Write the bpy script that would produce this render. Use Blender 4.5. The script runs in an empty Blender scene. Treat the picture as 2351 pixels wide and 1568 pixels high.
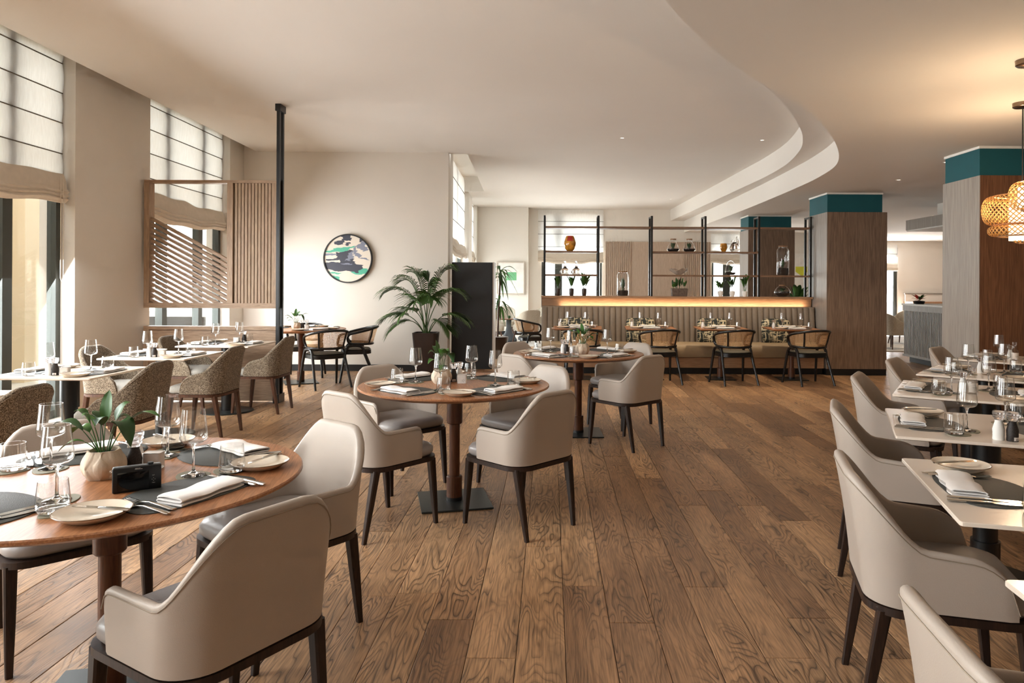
import bpy, bmesh, math, random
from math import sin, cos, pi, radians, sqrt, atan2
from mathutils import Vector, Matrix
from mathutils.geometry import tessellate_polygon
random.seed(7)
scene = bpy.context.scene
COL = scene.collection

# ------------------------------------------------------------------ camera, world, exposure
F_PX, W_PX, H_PX = 1630.0, 2351.0, 1568.0
cam_d = bpy.data.cameras.new('camera')
cam = bpy.data.objects.new('camera', cam_d)
COL.objects.link(cam)
cam_d.sensor_fit = 'HORIZONTAL'
cam_d.sensor_width = 36.0
cam_d.lens = F_PX / W_PX * 36.0
cam_d.shift_x = (W_PX / 2 - 1264.0) / W_PX
cam_d.shift_y = (650.0 - H_PX / 2) / W_PX
cam_d.clip_start = 0.05
cam.location = (0, 0, 1.4)
cam.rotation_euler = Matrix.Rotation(radians(90), 3, 'X').to_euler()
cam.matrix_world = Matrix.Translation((0, 0, 1.4)) @ Matrix.Rotation(radians(90), 4, 'X') @ Matrix.Rotation(radians(0.3), 4, 'Z')
scene.camera = cam

world = bpy.data.worlds.new('sky')
scene.world = world
world.use_nodes = True
wn = world.node_tree
bg = wn.nodes['Background']
bg.inputs['Color'].default_value = (0.96, 0.98, 1.0, 1)
bg.inputs['Strength'].default_value = 3.0

vs = scene.view_settings
vs.view_transform = 'Standard'
vs.look = 'None'
vs.exposure = 0.46
vs.gamma = 1.0
vs.use_curve_mapping = False
scene.cycles.max_bounces = 8
scene.cycles.diffuse_bounces = 4
scene.cycles.glossy_bounces = 3
scene.cycles.transmission_bounces = 6
scene.cycles.transparent_max_bounces = 16
scene.cycles.use_adaptive_sampling = True
scene.cycles.adaptive_threshold = 0.12
scene.cycles.adaptive_min_samples = 12
scene.cycles.caustics_reflective = False
scene.cycles.caustics_refractive = False
scene.cycles.sample_clamp_indirect = 6.0


def area_light(name, loc, direction, sx, sy, power, color=(1, 1, 1)):
    d = bpy.data.lights.new(name, 'AREA')
    d.shape = 'RECTANGLE'
    d.size, d.size_y = sx, sy
    d.energy = power
    d.color = color
    o = bpy.data.objects.new(name, d)
    COL.objects.link(o)
    o.location = loc
    o.rotation_euler = Vector(direction).to_track_quat('-Z', 'Y').to_euler()
    return o


def spot_light(name, loc, target, power, color, angle=70, radius=0.04):
    d = bpy.data.lights.new(name, 'SPOT')
    d.energy = power
    d.color = color
    d.spot_size = radians(angle)
    d.spot_blend = 0.8
    d.shadow_soft_size = radius
    o = bpy.data.objects.new(name, d)
    COL.objects.link(o)
    o.location = loc
    o.rotation_euler = (Vector(target) - Vector(loc)).to_track_quat('-Z', 'Y').to_euler()
    return o


WARM = (1.0, 0.72, 0.45)
# left wall line and light through its windows (daylight)
WALL_SLOPE = -0.038


def wall_x(y):
    return -4.42 + WALL_SLOPE * y


WIN_SPANS = [(-2.65, -0.37), (1.03, 3.31), (4.71, 6.99), (8.39, 10.67)]
DAY = (0.96, 0.98, 1.0)
for k, (y0, y1) in enumerate(WIN_SPANS):
    ym = (y0 + y1) / 2
    zt = 3.5 if k < 2 else 2.12
    area_light('daylight_window', (wall_x(ym) - 0.30, ym, zt / 2 + 0.1), (1, 0.04, -0.62), y1 - y0 - 0.1, zt, (0.5, 1.05, 1.25, 1.1)[k] * 62 * (y1 - y0) * zt / 2.2, DAY).data.spread = radians(172)
# daylight through the windows at the far end
area_light('daylight_window', (0.58, 19.8, 1.2), (0, -1, 0), 1.6, 2.0, 120, DAY)
area_light('daylight_window', (5.2, 19.8, 1.2), (0, -1, 0), 1.4, 2.0, 120, DAY)
area_light('daylight_window', (-2.15, 14.3, 1.2), (1, 0, 0), 3.4, 2.0, 100, DAY)
area_light('daylight_window', (-2.25, 18.0, 1.2), (1, 0, 0), 1.7, 2.0, 50, DAY)
area_light('daylight_window', (10.4, 22.95, 1.3), (0, -1, 0), 1.8, 2.2, 200, DAY)

# ------------------------------------------------------------------ helpers


def lin(r, g, b, a=1.0):
    def f(c):
        c = c / 255.0
        return c / 12.92 if c <= 0.04045 else ((c + 0.055) / 1.055) ** 2.4
    return (f(r), f(g), f(b), a)


class MB:
    def __init__(self):
        self.v, self.f, self.uv = [], [], []

    def box(self, x0, x1, y0, y1, z0, z1):
        n = len(self.v)
        self.v += [(x0, y0, z0), (x1, y0, z0), (x1, y1, z0), (x0, y1, z0), (x0, y0, z1), (x1, y0, z1), (x1, y1, z1), (x0, y1, z1)]
        self.f += [tuple(n + i for i in q) for q in ((3, 2, 1, 0), (4, 5, 6, 7), (0, 1, 5, 4), (1, 2, 6, 5), (2, 3, 7, 6), (3, 0, 4, 7))]
        return self

    def hexa(self, pts):
        n = len(self.v)
        self.v += [tuple(p) for p in pts]
        self.f += [tuple(n + i for i in q) for q in ((3, 2, 1, 0), (4, 5, 6, 7), (0, 1, 5, 4), (1, 2, 6, 5), (2, 3, 7, 6), (3, 0, 4, 7))]
        return self

    def loft(self, rings, closed=True, cap0=False, cap1=False, loop=False):
        n = len(self.v)
        m = len(rings[0])
        for r in rings:
            self.v += [tuple(p) for p in r]
        k = len(rings)
        for i in range(k if loop else k - 1):
            a, b = n + i * m, n + ((i + 1) % k) * m
            for j in range(m if closed else m - 1):
                j2 = (j + 1) % m
                self.f.append((a + j, a + j2, b + j2, b + j))
        if cap0:
            self.f.append(tuple(n + j for j in reversed(range(m))))
        if cap1:
            self.f.append(tuple(n + (k - 1) * m + j for j in range(m)))
        return self

    def lathe(self, prof, seg=24, cx=0, cy=0, cap0=False, cap1=False):
        rings = [[(cx + r * cos(2 * pi * j / seg), cy + r * sin(2 * pi * j / seg), z) for j in range(seg)] for r, z in prof]
        return self.loft(rings, True, cap0, cap1)

    def tube(self, pts, rad, seg=8, cap=True, loop=False):
        pts = [Vector(p) for p in pts]
        k = len(pts)
        rads = rad if isinstance(rad, (list, tuple)) else [rad] * k
        rings = []
        prev = None
        for i in range(k):
            if loop:
                t = pts[(i + 1) % k] - pts[i - 1]
            else:
                t = pts[min(i + 1, k - 1)] - pts[max(i - 1, 0)]
            t.normalize()
            if prev is None:
                a = Vector((0, 0, 1)) if abs(t.z) < 0.9 else Vector((1, 0, 0))
                nx = t.cross(a).normalized()
            else:
                nx = (prev - t * prev.dot(t)).normalized()
            prev = nx
            ny = t.cross(nx)
            rings.append([pts[i] + (nx * cos(2 * pi * j / seg) + ny * sin(2 * pi * j / seg)) * rads[i] for j in range(seg)])
        return self.loft(rings, True, cap and not loop, cap and not loop, loop)

    def poly(self, pts):
        n = len(self.v)
        self.v += [tuple(p) for p in pts]
        self.f.append(tuple(range(n, n + len(pts))))
        return self

    def mesh(self, name='mesh', smooth=None, bevel=0.0, bseg=2):
        me = bpy.data.meshes.new(name)
        me.from_pydata(self.v, [], self.f)
        if bevel > 0:
            bm = bmesh.new()
            bm.from_mesh(me)
            es = [e for e in bm.edges if len(e.link_faces) == 2 and e.calc_face_angle(0) > 0.6]
            bmesh.ops.bevel(bm, geom=es, offset=bevel, segments=bseg, affect='EDGES', profile=0.5)
            bm.to_mesh(me)
            bm.free()
        me.validate()
        bm = bmesh.new()
        bm.from_mesh(me)
        bmesh.ops.recalc_face_normals(bm, faces=bm.faces)
        bm.to_mesh(me)
        bm.free()
        if smooth:
            me.polygons.foreach_set('use_smooth', [True] * len(me.polygons))
            me.set_sharp_from_angle(angle=radians(smooth))
        return me

    def build(self, name, mat, parent=None, smooth=None, bevel=0.0, bseg=2):
        me = self.mesh(name, smooth, bevel, bseg)
        if mat:
            me.materials.append(mat)
        return link(name, me, parent)


def link(name, me, parent=None, loc=None, rz=None):
    o = bpy.data.objects.new(name, me)
    COL.objects.link(o)
    if parent:
        o.parent = parent
    if loc is not None:
        o.location = loc
    if rz is not None:
        o.rotation_euler = (0, 0, rz)
    return o


def tag(o, label=None, cat=None, group=None, kind=None):
    if label:
        o['label'] = label
    if cat:
        o['category'] = cat
    if group:
        o['group'] = group
    if kind:
        o['kind'] = kind
    return o


def empty(name, loc=(0, 0, 0), rz=0):
    return link(name, None, None, loc, rz)


def copy_tree(o, parent=None):
    c = o.copy()
    COL.objects.link(c)
    c.parent = parent
    for ch in list(o.children):
        copy_tree(ch, c)
    return c


class Proto:
    """First placement uses the built thing itself, later ones copy it with its parts."""
    def __init__(self, root):
        self.root, self.used = root, False

    def place(self, loc, rz, label, group=None):
        if self.used:
            o = copy_tree(self.root)
        else:
            o, self.used = self.root, True
        o.location = loc
        o.rotation_euler = (0, 0, rz)
        o['label'] = label
        if group:
            o['group'] = group
        return o


def face_rz(fx, fy):
    return atan2(-fx, fy)


def smoothstep(a, b, x):
    t = max(0.0, min(1.0, (x - a) / (b - a)))
    return t * t * (3 - 2 * t)


# ------------------------------------------------------------------ materials
MATS = {}


def new_mat(name):
    m = bpy.data.materials.new(name)
    m.use_nodes = True
    MATS[name] = m
    return m, m.node_tree.nodes, m.node_tree.links, m.node_tree.nodes['Principled BSDF']


def N(nodes, kind, **kw):
    n = nodes.new(kind)
    for k, v in kw.items():
        setattr(n, k, v)
    return n


def ramp(nodes, stops):
    r = nodes.new('ShaderNodeValToRGB')
    e = r.color_ramp.elements
    while len(e) > 1:
        e.remove(e[0])
    e[0].position, e[0].color = stops[0]
    for p, c in stops[1:]:
        el = e.new(p)
        el.color = c
    return r


def plain(name, col, rough=0.5, metal=0.0, spec=0.5, vary=0.06, nscale=6.0, bump=0.0, bscale=200.0, coat=0.0, sheen=0.0):
    m, nd, lk, p = new_mat(name)
    tc = N(nd, 'ShaderNodeTexCoord')
    nz = N(nd, 'ShaderNodeTexNoise')
    nz.inputs['Scale'].default_value = nscale
    nz.inputs['Detail'].default_value = 3
    lk.new(tc.outputs['Object'], nz.inputs['Vector'])
    c = lin(*col)
    lo = tuple(max(0, x * (1 - vary)) for x in c[:3]) + (1,)
    hi = tuple(min(1, x * (1 + vary)) for x in c[:3]) + (1,)
    r = ramp(nd, [(0.3, lo), (0.7, hi)])
    lk.new(nz.outputs['Fac'], r.inputs['Fac'])
    lk.new(r.outputs['Color'], p.inputs['Base Color'])
    p.inputs['Roughness'].default_value = rough
    p.inputs['Metallic'].default_value = metal
    p.inputs['Specular IOR Level'].default_value = spec
    p.inputs['Coat Weight'].default_value = coat
    p.inputs['Sheen Weight'].default_value = sheen
    if bump > 0:
        n2 = N(nd, 'ShaderNodeTexNoise')
        n2.inputs['Scale'].default_value = bscale
        n2.inputs['Detail'].default_value = 2
        lk.new(tc.outputs['Object'], n2.inputs['Vector'])
        b = N(nd, 'ShaderNodeBump')
        b.inputs['Strength'].default_value = bump
        b.inputs['Distance'].default_value = 0.004
        lk.new(n2.outputs['Fac'], b.inputs['Height'])
        lk.new(b.outputs['Normal'], p.inputs['Normal'])
    return m


def wood(name, c_lo, c_hi, scale=(1, 1, 1), rough=0.45, contrast=0.35, rings=9.0, rand=True, spec=0.4):
    """Streaked veneer: noise stretched along the axis with the smallest scale."""
    m, nd, lk, p = new_mat(name)
    tc = N(nd, 'ShaderNodeTexCoord')
    oi = N(nd, 'ShaderNodeObjectInfo')
    mp = N(nd, 'ShaderNodeMapping')
    mp.inputs['Scale'].default_value = scale
    lk.new(tc.outputs['Object'], mp.inputs['Vector'])
    add = N(nd, 'ShaderNodeVectorMath', operation='ADD')
    cmb = N(nd, 'ShaderNodeCombineXYZ')
    mul = N(nd, 'ShaderNodeMath', operation='MULTIPLY')
    mul.inputs[1].default_value = 37.0 if rand else 0.0
    lk.new(oi.outputs['Random'], mul.inputs[0])
    for k in range(3):
        lk.new(mul.outputs[0], cmb.inputs[k])
    lk.new(mp.outputs[0], add.inputs[0])
    lk.new(cmb.outputs[0], add.inputs[1])
    n1 = N(nd, 'ShaderNodeTexNoise')
    n1.inputs['Scale'].default_value = 1.0
    n1.inputs['Detail'].default_value = 4
    n1.inputs['Distortion'].default_value = 0.4
    lk.new(add.outputs[0], n1.inputs['Vector'])
    mr = N(nd, 'ShaderNodeMath', operation='MULTIPLY')
    mr.inputs[1].default_value = rings
    lk.new(n1.outputs['Fac'], mr.inputs[0])
    fr = N(nd, 'ShaderNodeMath', operation='PINGPONG')
    fr.inputs[1].default_value = 0.5
    lk.new(mr.outputs[0], fr.inputs[0])
    n2 = N(nd, 'ShaderNodeTexNoise')
    n2.inputs['Scale'].default_value = 6.0
    n2.inputs['Detail'].default_value = 3
    lk.new(add.outputs[0], n2.inputs['Vector'])
    mx = N(nd, 'ShaderNodeMath', operation='MULTIPLY_ADD')
    mx.inputs[1].default_value = contrast * 2
    lk.new(fr.outputs[0], mx.inputs[0])
    ma = N(nd, 'ShaderNodeMath', operation='MULTIPLY')
    ma.inputs[1].default_value = 1.0 - contrast
    lk.new(n2.outputs['Fac'], ma.inputs[0])
    lk.new(ma.outputs[0], mx.inputs[2])
    r = ramp(nd, [(0.25, lin(*c_lo)), (0.8, lin(*c_hi))])
    lk.new(mx.outputs[0], r.inputs['Fac'])
    lk.new(r.outputs['Color'], p.inputs['Base Color'])
    p.inputs['Roughness'].default_value = rough
    p.inputs['Specular IOR Level'].default_value = spec
    b = N(nd, 'ShaderNodeBump')
    b.inputs['Strength'].default_value = 0.08
    b.inputs['Distance'].default_value = 0.002
    lk.new(mx.outputs[0], b.inputs['Height'])
    lk.new(b.outputs['Normal'], p.inputs['Normal'])
    return m


def plank_material():
    m, nd, lk, p = new_mat('oak_plank')
    geo = N(nd, 'ShaderNodeNewGeometry')
    oi = N(nd, 'ShaderNodeObjectInfo')
    sm = N(nd, 'ShaderNodeMath', operation='ADD')
    lk.new(oi.outputs['Random'], sm.inputs[0])
    lk.new(geo.outputs['Random Per Island'], sm.inputs[1])
    rnd = N(nd, 'ShaderNodeMath', operation='FRACT')
    lk.new(sm.outputs[0], rnd.inputs[0])
    big = N(nd, 'ShaderNodeMath', operation='MULTIPLY')
    big.inputs[1].default_value = 61.0
    lk.new(rnd.outputs[0], big.inputs[0])
    off = N(nd, 'ShaderNodeCombineXYZ')
    lk.new(big.outputs[0], off.inputs['Z'])
    lk.new(big.outputs[0], off.inputs['Y'])

    def coords(sx, sy):
        mp = N(nd, 'ShaderNodeVectorMath', operation='MULTIPLY')
        mp.inputs[1].default_value = (sx, sy, 0.0)
        lk.new(geo.outputs['Position'], mp.inputs[0])
        ad = N(nd, 'ShaderNodeVectorMath', operation='ADD')
        lk.new(mp.outputs[0], ad.inputs[0])
        lk.new(off.outputs[0], ad.inputs[1])
        return ad
    # cathedral grain: contour lines of a stretched noise
    c1 = coords(6.0, 1.15)
    n1 = N(nd, 'ShaderNodeTexNoise')
    n1.inputs['Scale'].default_value = 1.0
    n1.inputs['Detail'].default_value = 2.2
    n1.inputs['Roughness'].default_value = 0.5
    n1.inputs['Distortion'].default_value = 0.35
    lk.new(c1.outputs[0], n1.inputs['Vector'])
    k = N(nd, 'ShaderNodeMath', operation='MULTIPLY')
    k.inputs[1].default_value = 24.0
    lk.new(n1.outputs['Fac'], k.inputs[0])
    fr = N(nd, 'ShaderNodeMath', operation='FRACT')
    lk.new(k.outputs[0], fr.inputs[0])
    line = ramp(nd, [(0.0, (1, 1, 1, 1)), (0.16, (0.15, 0.15, 0.15, 1)), (0.6, (0, 0, 0, 1)), (1.0, (0.6, 0.6, 0.6, 1))])
    lk.new(fr.outputs[0], line.inputs['Fac'])
    # mask: grain strong in patches only
    c2 = coords(5.0, 1.6)
    n2 = N(nd, 'ShaderNodeTexNoise')
    n2.inputs['Scale'].default_value = 1.3
    n2.inputs['Detail'].default_value = 1
    lk.new(c2.outputs[0], n2.inputs['Vector'])
    msk = ramp(nd, [(0.36, (0.25, 0.25, 0.25, 1)), (0.6, (1, 1, 1, 1))])
    lk.new(n2.outputs['Fac'], msk.inputs['Fac'])
    lm = N(nd, 'ShaderNodeMath', operation='MULTIPLY')
    lk.new(line.outputs['Color'], lm.inputs[0])
    lk.new(msk.outputs['Color'], lm.inputs[1])
    # fine pores
    c3 = coords(160.0, 6.0)
    n3 = N(nd, 'ShaderNodeTexNoise')
    n3.inputs['Scale'].default_value = 1.0
    n3.inputs['Detail'].default_value = 3
    lk.new(c3.outputs[0], n3.inputs['Vector'])
    # broad tone
    tone = ramp(nd, [(0.0, lin(146, 112, 83)), (0.3, lin(172, 134, 100)), (0.55, lin(188, 149, 111)), (0.8, lin(202, 163, 124)), (1.0, lin(158, 122, 91))])
    lk.new(rnd.outputs[0], tone.inputs['Fac'])
    c4 = coords(3.0, 0.5)
    n4 = N(nd, 'ShaderNodeTexNoise')
    n4.inputs['Scale'].default_value = 2.0
    n4.inputs['Detail'].default_value = 2
    lk.new(c4.outputs[0], n4.inputs['Vector'])
    sh = ramp(nd, [(0.3, (0.72, 0.70, 0.68, 1)), (0.7, (1.12, 1.1, 1.06, 1))])
    lk.new(n4.outputs['Fac'], sh.inputs['Fac'])
    m1 = N(nd, 'ShaderNodeMix', data_type='RGBA', blend_type='MULTIPLY')
    m1.inputs[0].default_value = 1.0
    lk.new(tone.outputs['Color'], m1.inputs[6])
    lk.new(sh.outputs['Color'], m1.inputs[7])
    pr = ramp(nd, [(0.34, (0.48, 0.46, 0.44, 1)), (0.6, (1.12, 1.12, 1.12, 1))])
    lk.new(n3.outputs['Fac'], pr.inputs['Fac'])
    m2 = N(nd, 'ShaderNodeMix', data_type='RGBA', blend_type='MULTIPLY')
    m2.inputs[0].default_value = 0.8
    lk.new(m1.outputs[2], m2.inputs[6])
    lk.new(pr.outputs['Color'], m2.inputs[7])
    m3 = N(nd, 'ShaderNodeMix', data_type='RGBA', blend_type='MIX')
    lf = N(nd, 'ShaderNodeMath', operation='MULTIPLY')
    lf.inputs[1].default_value = 1.0
    lk.new(lm.outputs[0], lf.inputs[0])
    lk.new(lf.outputs[0], m3.inputs[0])
    lk.new(m2.outputs[2], m3.inputs[6])
    m3.inputs[7].default_value = lin(52, 34, 22)
    lk.new(m3.outputs[2], p.inputs['Base Color'])
    rr = N(nd, 'ShaderNodeMapRange')
    rr.inputs['To Min'].default_value = 0.30
    rr.inputs['To Max'].default_value = 0.5
    lk.new(n3.outputs['Fac'], rr.inputs['Value'])
    lk.new(rr.outputs[0], p.inputs['Roughness'])
    p.inputs['Specular IOR Level'].default_value = 0.45
    b = N(nd, 'ShaderNodeBump')
    b.inputs['Strength'].default_value = 0.25
    b.inputs['Distance'].default_value = 0.002
    b.invert = True
    lk.new(lm.outputs[0], b.inputs['Height'])
    lk.new(b.outputs['Normal'], p.inputs['Normal'])
    return m


def thin_glass(name, tint=(1, 1, 1), refl=1.0):
    m, nd, lk, p = new_mat(name)
    nd.remove(p)
    out = nd['Material Output']
    tr = N(nd, 'ShaderNodeBsdfTransparent')
    tr.inputs['Color'].default_value = tint + (1,)
    gl = N(nd, 'ShaderNodeBsdfGlossy')
    gl.inputs['Roughness'].default_value = 0.02
    lw = N(nd, 'ShaderNodeLayerWeight')
    lw.inputs['Blend'].default_value = 0.5
    pw = N(nd, 'ShaderNodeMath', operation='POWER')
    pw.inputs[1].default_value = 4.0
    lk.new(lw.outputs['Facing'], pw.inputs[0])
    mu = N(nd, 'ShaderNodeMath', operation='MULTIPLY_ADD')
    mu.inputs[1].default_value = 0.6 * refl
    mu.inputs[2].default_value = 0.045 * refl
    mu.use_clamp = True
    lk.new(pw.outputs[0], mu.inputs[0])
    mx = N(nd, 'ShaderNodeMixShader')
    lk.new(mu.outputs[0], mx.inputs[0])
    lk.new(tr.outputs[0], mx.inputs[1])
    lk.new(gl.outputs[0], mx.inputs[2])
    lk.new(mx.outputs[0], out.inputs['Surface'])
    return m


def solid_glass(name, col=(1, 1, 1), rough=0.0, ior=1.5):
    m, nd, lk, p = new_mat(name)
    p.inputs['Base Color'].default_value = col + (1,)
    p.inputs['Transmission Weight'].default_value = 1.0
    p.inputs['Roughness'].default_value = rough
    p.inputs['IOR'].default_value = ior
    return m


def holes(name, col, col2, nu, nv, size, rough=0.6, diamond=False):
    """Woven strip with open holes laid out in the mesh's UV map."""
    m, nd, lk, p = new_mat(name)
    out = nd['Material Output']
    uv = N(nd, 'ShaderNodeUVMap')
    sep = N(nd, 'ShaderNodeSeparateXYZ')
    lk.new(uv.outputs[0], sep.inputs[0])

    def saw(src, k):
        a = N(nd, 'ShaderNodeMath', operation='MULTIPLY')
        a.inputs[1].default_value = k
        lk.new(src, a.inputs[0])
        b = N(nd, 'ShaderNodeMath', operation='FRACT')
        lk.new(a.outputs[0], b.inputs[0])
        c = N(nd, 'ShaderNodeMath', operation='SUBTRACT')
        c.inputs[1].default_value = 0.5
        lk.new(b.outputs[0], c.inputs[0])
        d = N(nd, 'ShaderNodeMath', operation='ABSOLUTE')
        lk.new(c.outputs[0], d.inputs[0])
        return d.outputs[0]
    su, sv = sep.outputs[0], sep.outputs[1]
    if diamond:
        a = N(nd, 'ShaderNodeMath', operation='ADD')
        b = N(nd, 'ShaderNodeMath', operation='SUBTRACT')
        for q in (a, b):
            lk.new(su, q.inputs[0])
            lk.new(sv, q.inputs[1])
        su, sv = a.outputs[0], b.outputs[0]
    mx = N(nd, 'ShaderNodeMath', operation='MAXIMUM')
    lk.new(saw(su, nu), mx.inputs[0])
    lk.new(saw(sv, nv), mx.inputs[1])
    th = N(nd, 'ShaderNodeMath', operation='GREATER_THAN')
    th.inputs[1].default_value = size
    lk.new(mx.outputs[0], th.inputs[0])
    nz = N(nd, 'ShaderNodeTexNoise')
    nz.inputs['Scale'].default_value = 40
    r = ramp(nd, [(0.3, lin(*col)), (0.7, lin(*col2))])
    lk.new(nz.outputs['Fac'], r.inputs['Fac'])
    lk.new(r.outputs['Color'], p.inputs['Base Color'])
    p.inputs['Roughness'].default_value = rough
    tr = N(nd, 'ShaderNodeBsdfTransparent')
    ms = N(nd, 'ShaderNodeMixShader')
    lk.new(th.outputs[0], ms.inputs[0])
    lk.new(tr.outputs[0], ms.inputs[1])
    lk.new(p.outputs[0], ms.inputs[2])
    lk.new(ms.outputs[0], out.inputs['Surface'])
    return m


def emit(name, col, strength):
    m, nd, lk, p = new_mat(name)
    p.inputs['Base Color'].default_value = col + (1,)
    p.inputs['Emission Color'].default_value = col + (1,)
    p.inputs['Emission Strength'].default_value = strength
    return m


def tweed_mat(name, cols, scale=260.0):
    m, nd, lk, p = new_mat(name)
    tc = N(nd, 'ShaderNodeTexCoord')
    vo = N(nd, 'ShaderNodeTexVoronoi')
    vo.inputs['Scale'].default_value = scale
    lk.new(tc.outputs['Object'], vo.inputs['Vector'])
    sp = N(nd, 'ShaderNodeSeparateColor')
    lk.new(vo.outputs['Color'], sp.inputs[0])
    r = ramp(nd, [(i / (len(cols) - 1), lin(*c)) for i, c in enumerate(cols)])
    lk.new(sp.outputs[0], r.inputs['Fac'])
    lk.new(r.outputs['Color'], p.inputs['Base Color'])
    p.inputs['Roughness'].default_value = 0.95
    p.inputs['Specular IOR Level'].default_value = 0.15
    p.inputs['Sheen Weight'].default_value = 0.2
    b = N(nd, 'ShaderNodeBump')
    b.inputs['Strength'].default_value = 0.5
    b.inputs['Distance'].default_value = 0.003
    lk.new(vo.outputs['Distance'], b.inputs['Height'])
    lk.new(b.outputs['Normal'], p.inputs['Normal'])
    return m


def blind_mat():
    m, nd, lk, p = new_mat('blind_linen')
    nd.remove(p)
    out = nd['Material Output']
    tc = N(nd, 'ShaderNodeTexCoord')
    mp = N(nd, 'ShaderNodeMapping')
    mp.inputs['Scale'].default_value = (60, 60, 8)
    lk.new(tc.outputs['Object'], mp.inputs['Vector'])
    nz = N(nd, 'ShaderNodeTexNoise')
    nz.inputs['Scale'].default_value = 1.0
    lk.new(mp.outputs[0], nz.inputs['Vector'])
    r = ramp(nd, [(0.3, (0.88, 0.87, 0.85, 1)), (0.7, (0.95, 0.945, 0.93, 1))])
    lk.new(nz.outputs['Fac'], r.inputs['Fac'])
    df = N(nd, 'ShaderNodeBsdfDiffuse')
    tl = N(nd, 'ShaderNodeBsdfTranslucent')
    for q in (df, tl):
        lk.new(r.outputs['Color'], q.inputs['Color'])
    mx = N(nd, 'ShaderNodeMixShader')
    mx.inputs[0].default_value = 0.62
    lk.new(df.outputs[0], mx.inputs[1])
    lk.new(tl.outputs[0], mx.inputs[2])
    lk.new(mx.outputs[0], out.inputs['Surface'])
    return m


plaster = plain('plaster', (224, 217, 207), 0.85, vary=0.02, nscale=1.5, bump=0.05, bscale=60, spec=0.2)
plaster_w = plain('plaster_white', (236, 231, 223), 0.85, vary=0.015, nscale=1.2, spec=0.2)
ceil_m = plain('ceiling_paint', (231, 226, 219), 0.9, vary=0.015, nscale=0.8, spec=0.15)
trim_m = plain('trim_white', (235, 232, 226), 0.6)
black_base = plain('black_skirting', (15, 14, 14), 0.45, vary=0.3, nscale=12)
teal = plain('teal_paint', (14, 84, 92), 0.7, vary=0.05)
oak = plank_material()
sub = plain('subfloor', (30, 21, 15), 0.9)
col_wood = wood('column_veneer', (104, 84, 70), (150, 126, 106), (26, 26, 0.9), rough=0.5, contrast=0.3, rings=6)
col_wood2 = wood('column_veneer_brown', (96, 62, 42), (138, 95, 66), (24, 24, 0.9), rough=0.45, contrast=0.3, rings=6)
grey_wood = wood('grey_veneer', (138, 130, 122), (172, 164, 155), (30, 30, 0.8), rough=0.5, contrast=0.25, rings=5)
part_wood = wood('partition_oak', (146, 120, 97), (186, 158, 130), (34, 34, 2.0), rough=0.5, contrast=0.3, rings=6)
part_wood_h = wood('partition_oak_flat', (140, 114, 92), (182, 154, 127), (2.0, 34, 34), rough=0.5, contrast=0.3, rings=6)
ban_wood = wood('banquette_oak', (150, 112, 84), (186, 148, 114), (1.6, 30, 30), rough=0.4, contrast=0.3, rings=6)
table_wood = wood('table_walnut', (128, 82, 52), (176, 122, 82), (30, 2.0, 30), rough=0.36, contrast=0.3, rings=8)
pole_wood = wood('pedestal_wood', (70, 40, 24), (102, 62, 40), (24, 24, 2), rough=0.35, contrast=0.3, rings=6)
leg_wood = wood('dark_leg_wood', (26, 17, 13), (54, 36, 27), (30, 30, 3), rough=0.4, contrast=0.3, rings=5)
walnut_leg = wood('walnut_leg', (58, 34, 22), (92, 58, 38), (30, 30, 3), rough=0.4, contrast=0.3, rings=5)
shelf_wood = wood('shelf_wood', (112, 84, 64), (146, 114, 90), (2, 30, 30), rough=0.5)
far_panel = wood('far_panel_wood', (176, 156, 138), (205, 186, 168), (22, 22, 1.0), rough=0.6, contrast=0.25)
leather = plain('taupe_leather', (178, 166, 154), 0.42, vary=0.03, nscale=5, bump=0.12, bscale=420, spec=0.4)
leather_seat = plain('grey_leather_seat', (152, 146, 142), 0.34, vary=0.04, nscale=5, bump=0.12, bscale=420, spec=0.45)
stitch_m = plain('stitching_thread', (150, 136, 120), 0.8)
tweed = tweed_mat('tweed', [(58, 48, 38), (98, 84, 68), (128, 113, 94), (172, 158, 138)])
tweed_lt = tweed_mat('pale_tweed', [(150, 140, 124), (184, 174, 158), (206, 197, 182)], 220)
tweed_seat = plain('grey_wool_seat', (150, 146, 138), 0.9, vary=0.1, nscale=120, spec=0.2)
cream_top = plain('cream_tabletop', (232, 218, 202), 0.22, vary=0.02, nscale=3, spec=0.5)
black_m = plain('black_metal', (14, 14, 15), 0.38, spec=0.5, vary=0.1)
plate_m = plain('base_plate_metal', (54, 58, 56), 0.35, metal=0.6, vary=0.1)
steel = plain('cutlery_steel', (205, 203, 198), 0.14, metal=1.0, vary=0.02)
bronze = plain('bronze_canopy', (120, 104, 88), 0.25, metal=1.0)
black_wood = plain('black_bentwood', (14, 13, 13), 0.3, spec=0.5, vary=0.15)
seat_pad = plain('olive_seat_pad', (92, 86, 72), 0.6, vary=0.05)
cane = holes('woven_cane', (186, 142, 94), (214, 174, 126), 54, 54, 0.33)
mat_m = plain('slate_placemat', (62, 63, 60), 0.6, vary=0.05, bump=0.25, bscale=300)
coaster_m = plain('sage_coaster', (128, 124, 104), 0.6, vary=0.04)
linen = plain('white_napkin', (240, 236, 232), 0.85, vary=0.02, nscale=20, spec=0.2)
china = plain('cream_china', (228, 214, 194), 0.18, vary=0.05, nscale=25, coat=0.3)
china_rim = plain('brown_china_rim', (112, 84, 58), 0.3)
glass_t = thin_glass('thin_clear_glass', (0.985, 0.985, 0.98), 1.6)
glass_s = solid_glass('solid_clear_glass')
pane_m = thin_glass('window_pane_glass', (0.96, 0.98, 0.97), 1.0)
frame_m = plain('window_frame_grey', (58, 62, 58), 0.45)
blind_m = blind_mat()
seam_m = plain('blind_seam_shade', (104, 98, 88), 0.9)  # grey paints in the daylight held back where the cloth is doubled
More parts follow.
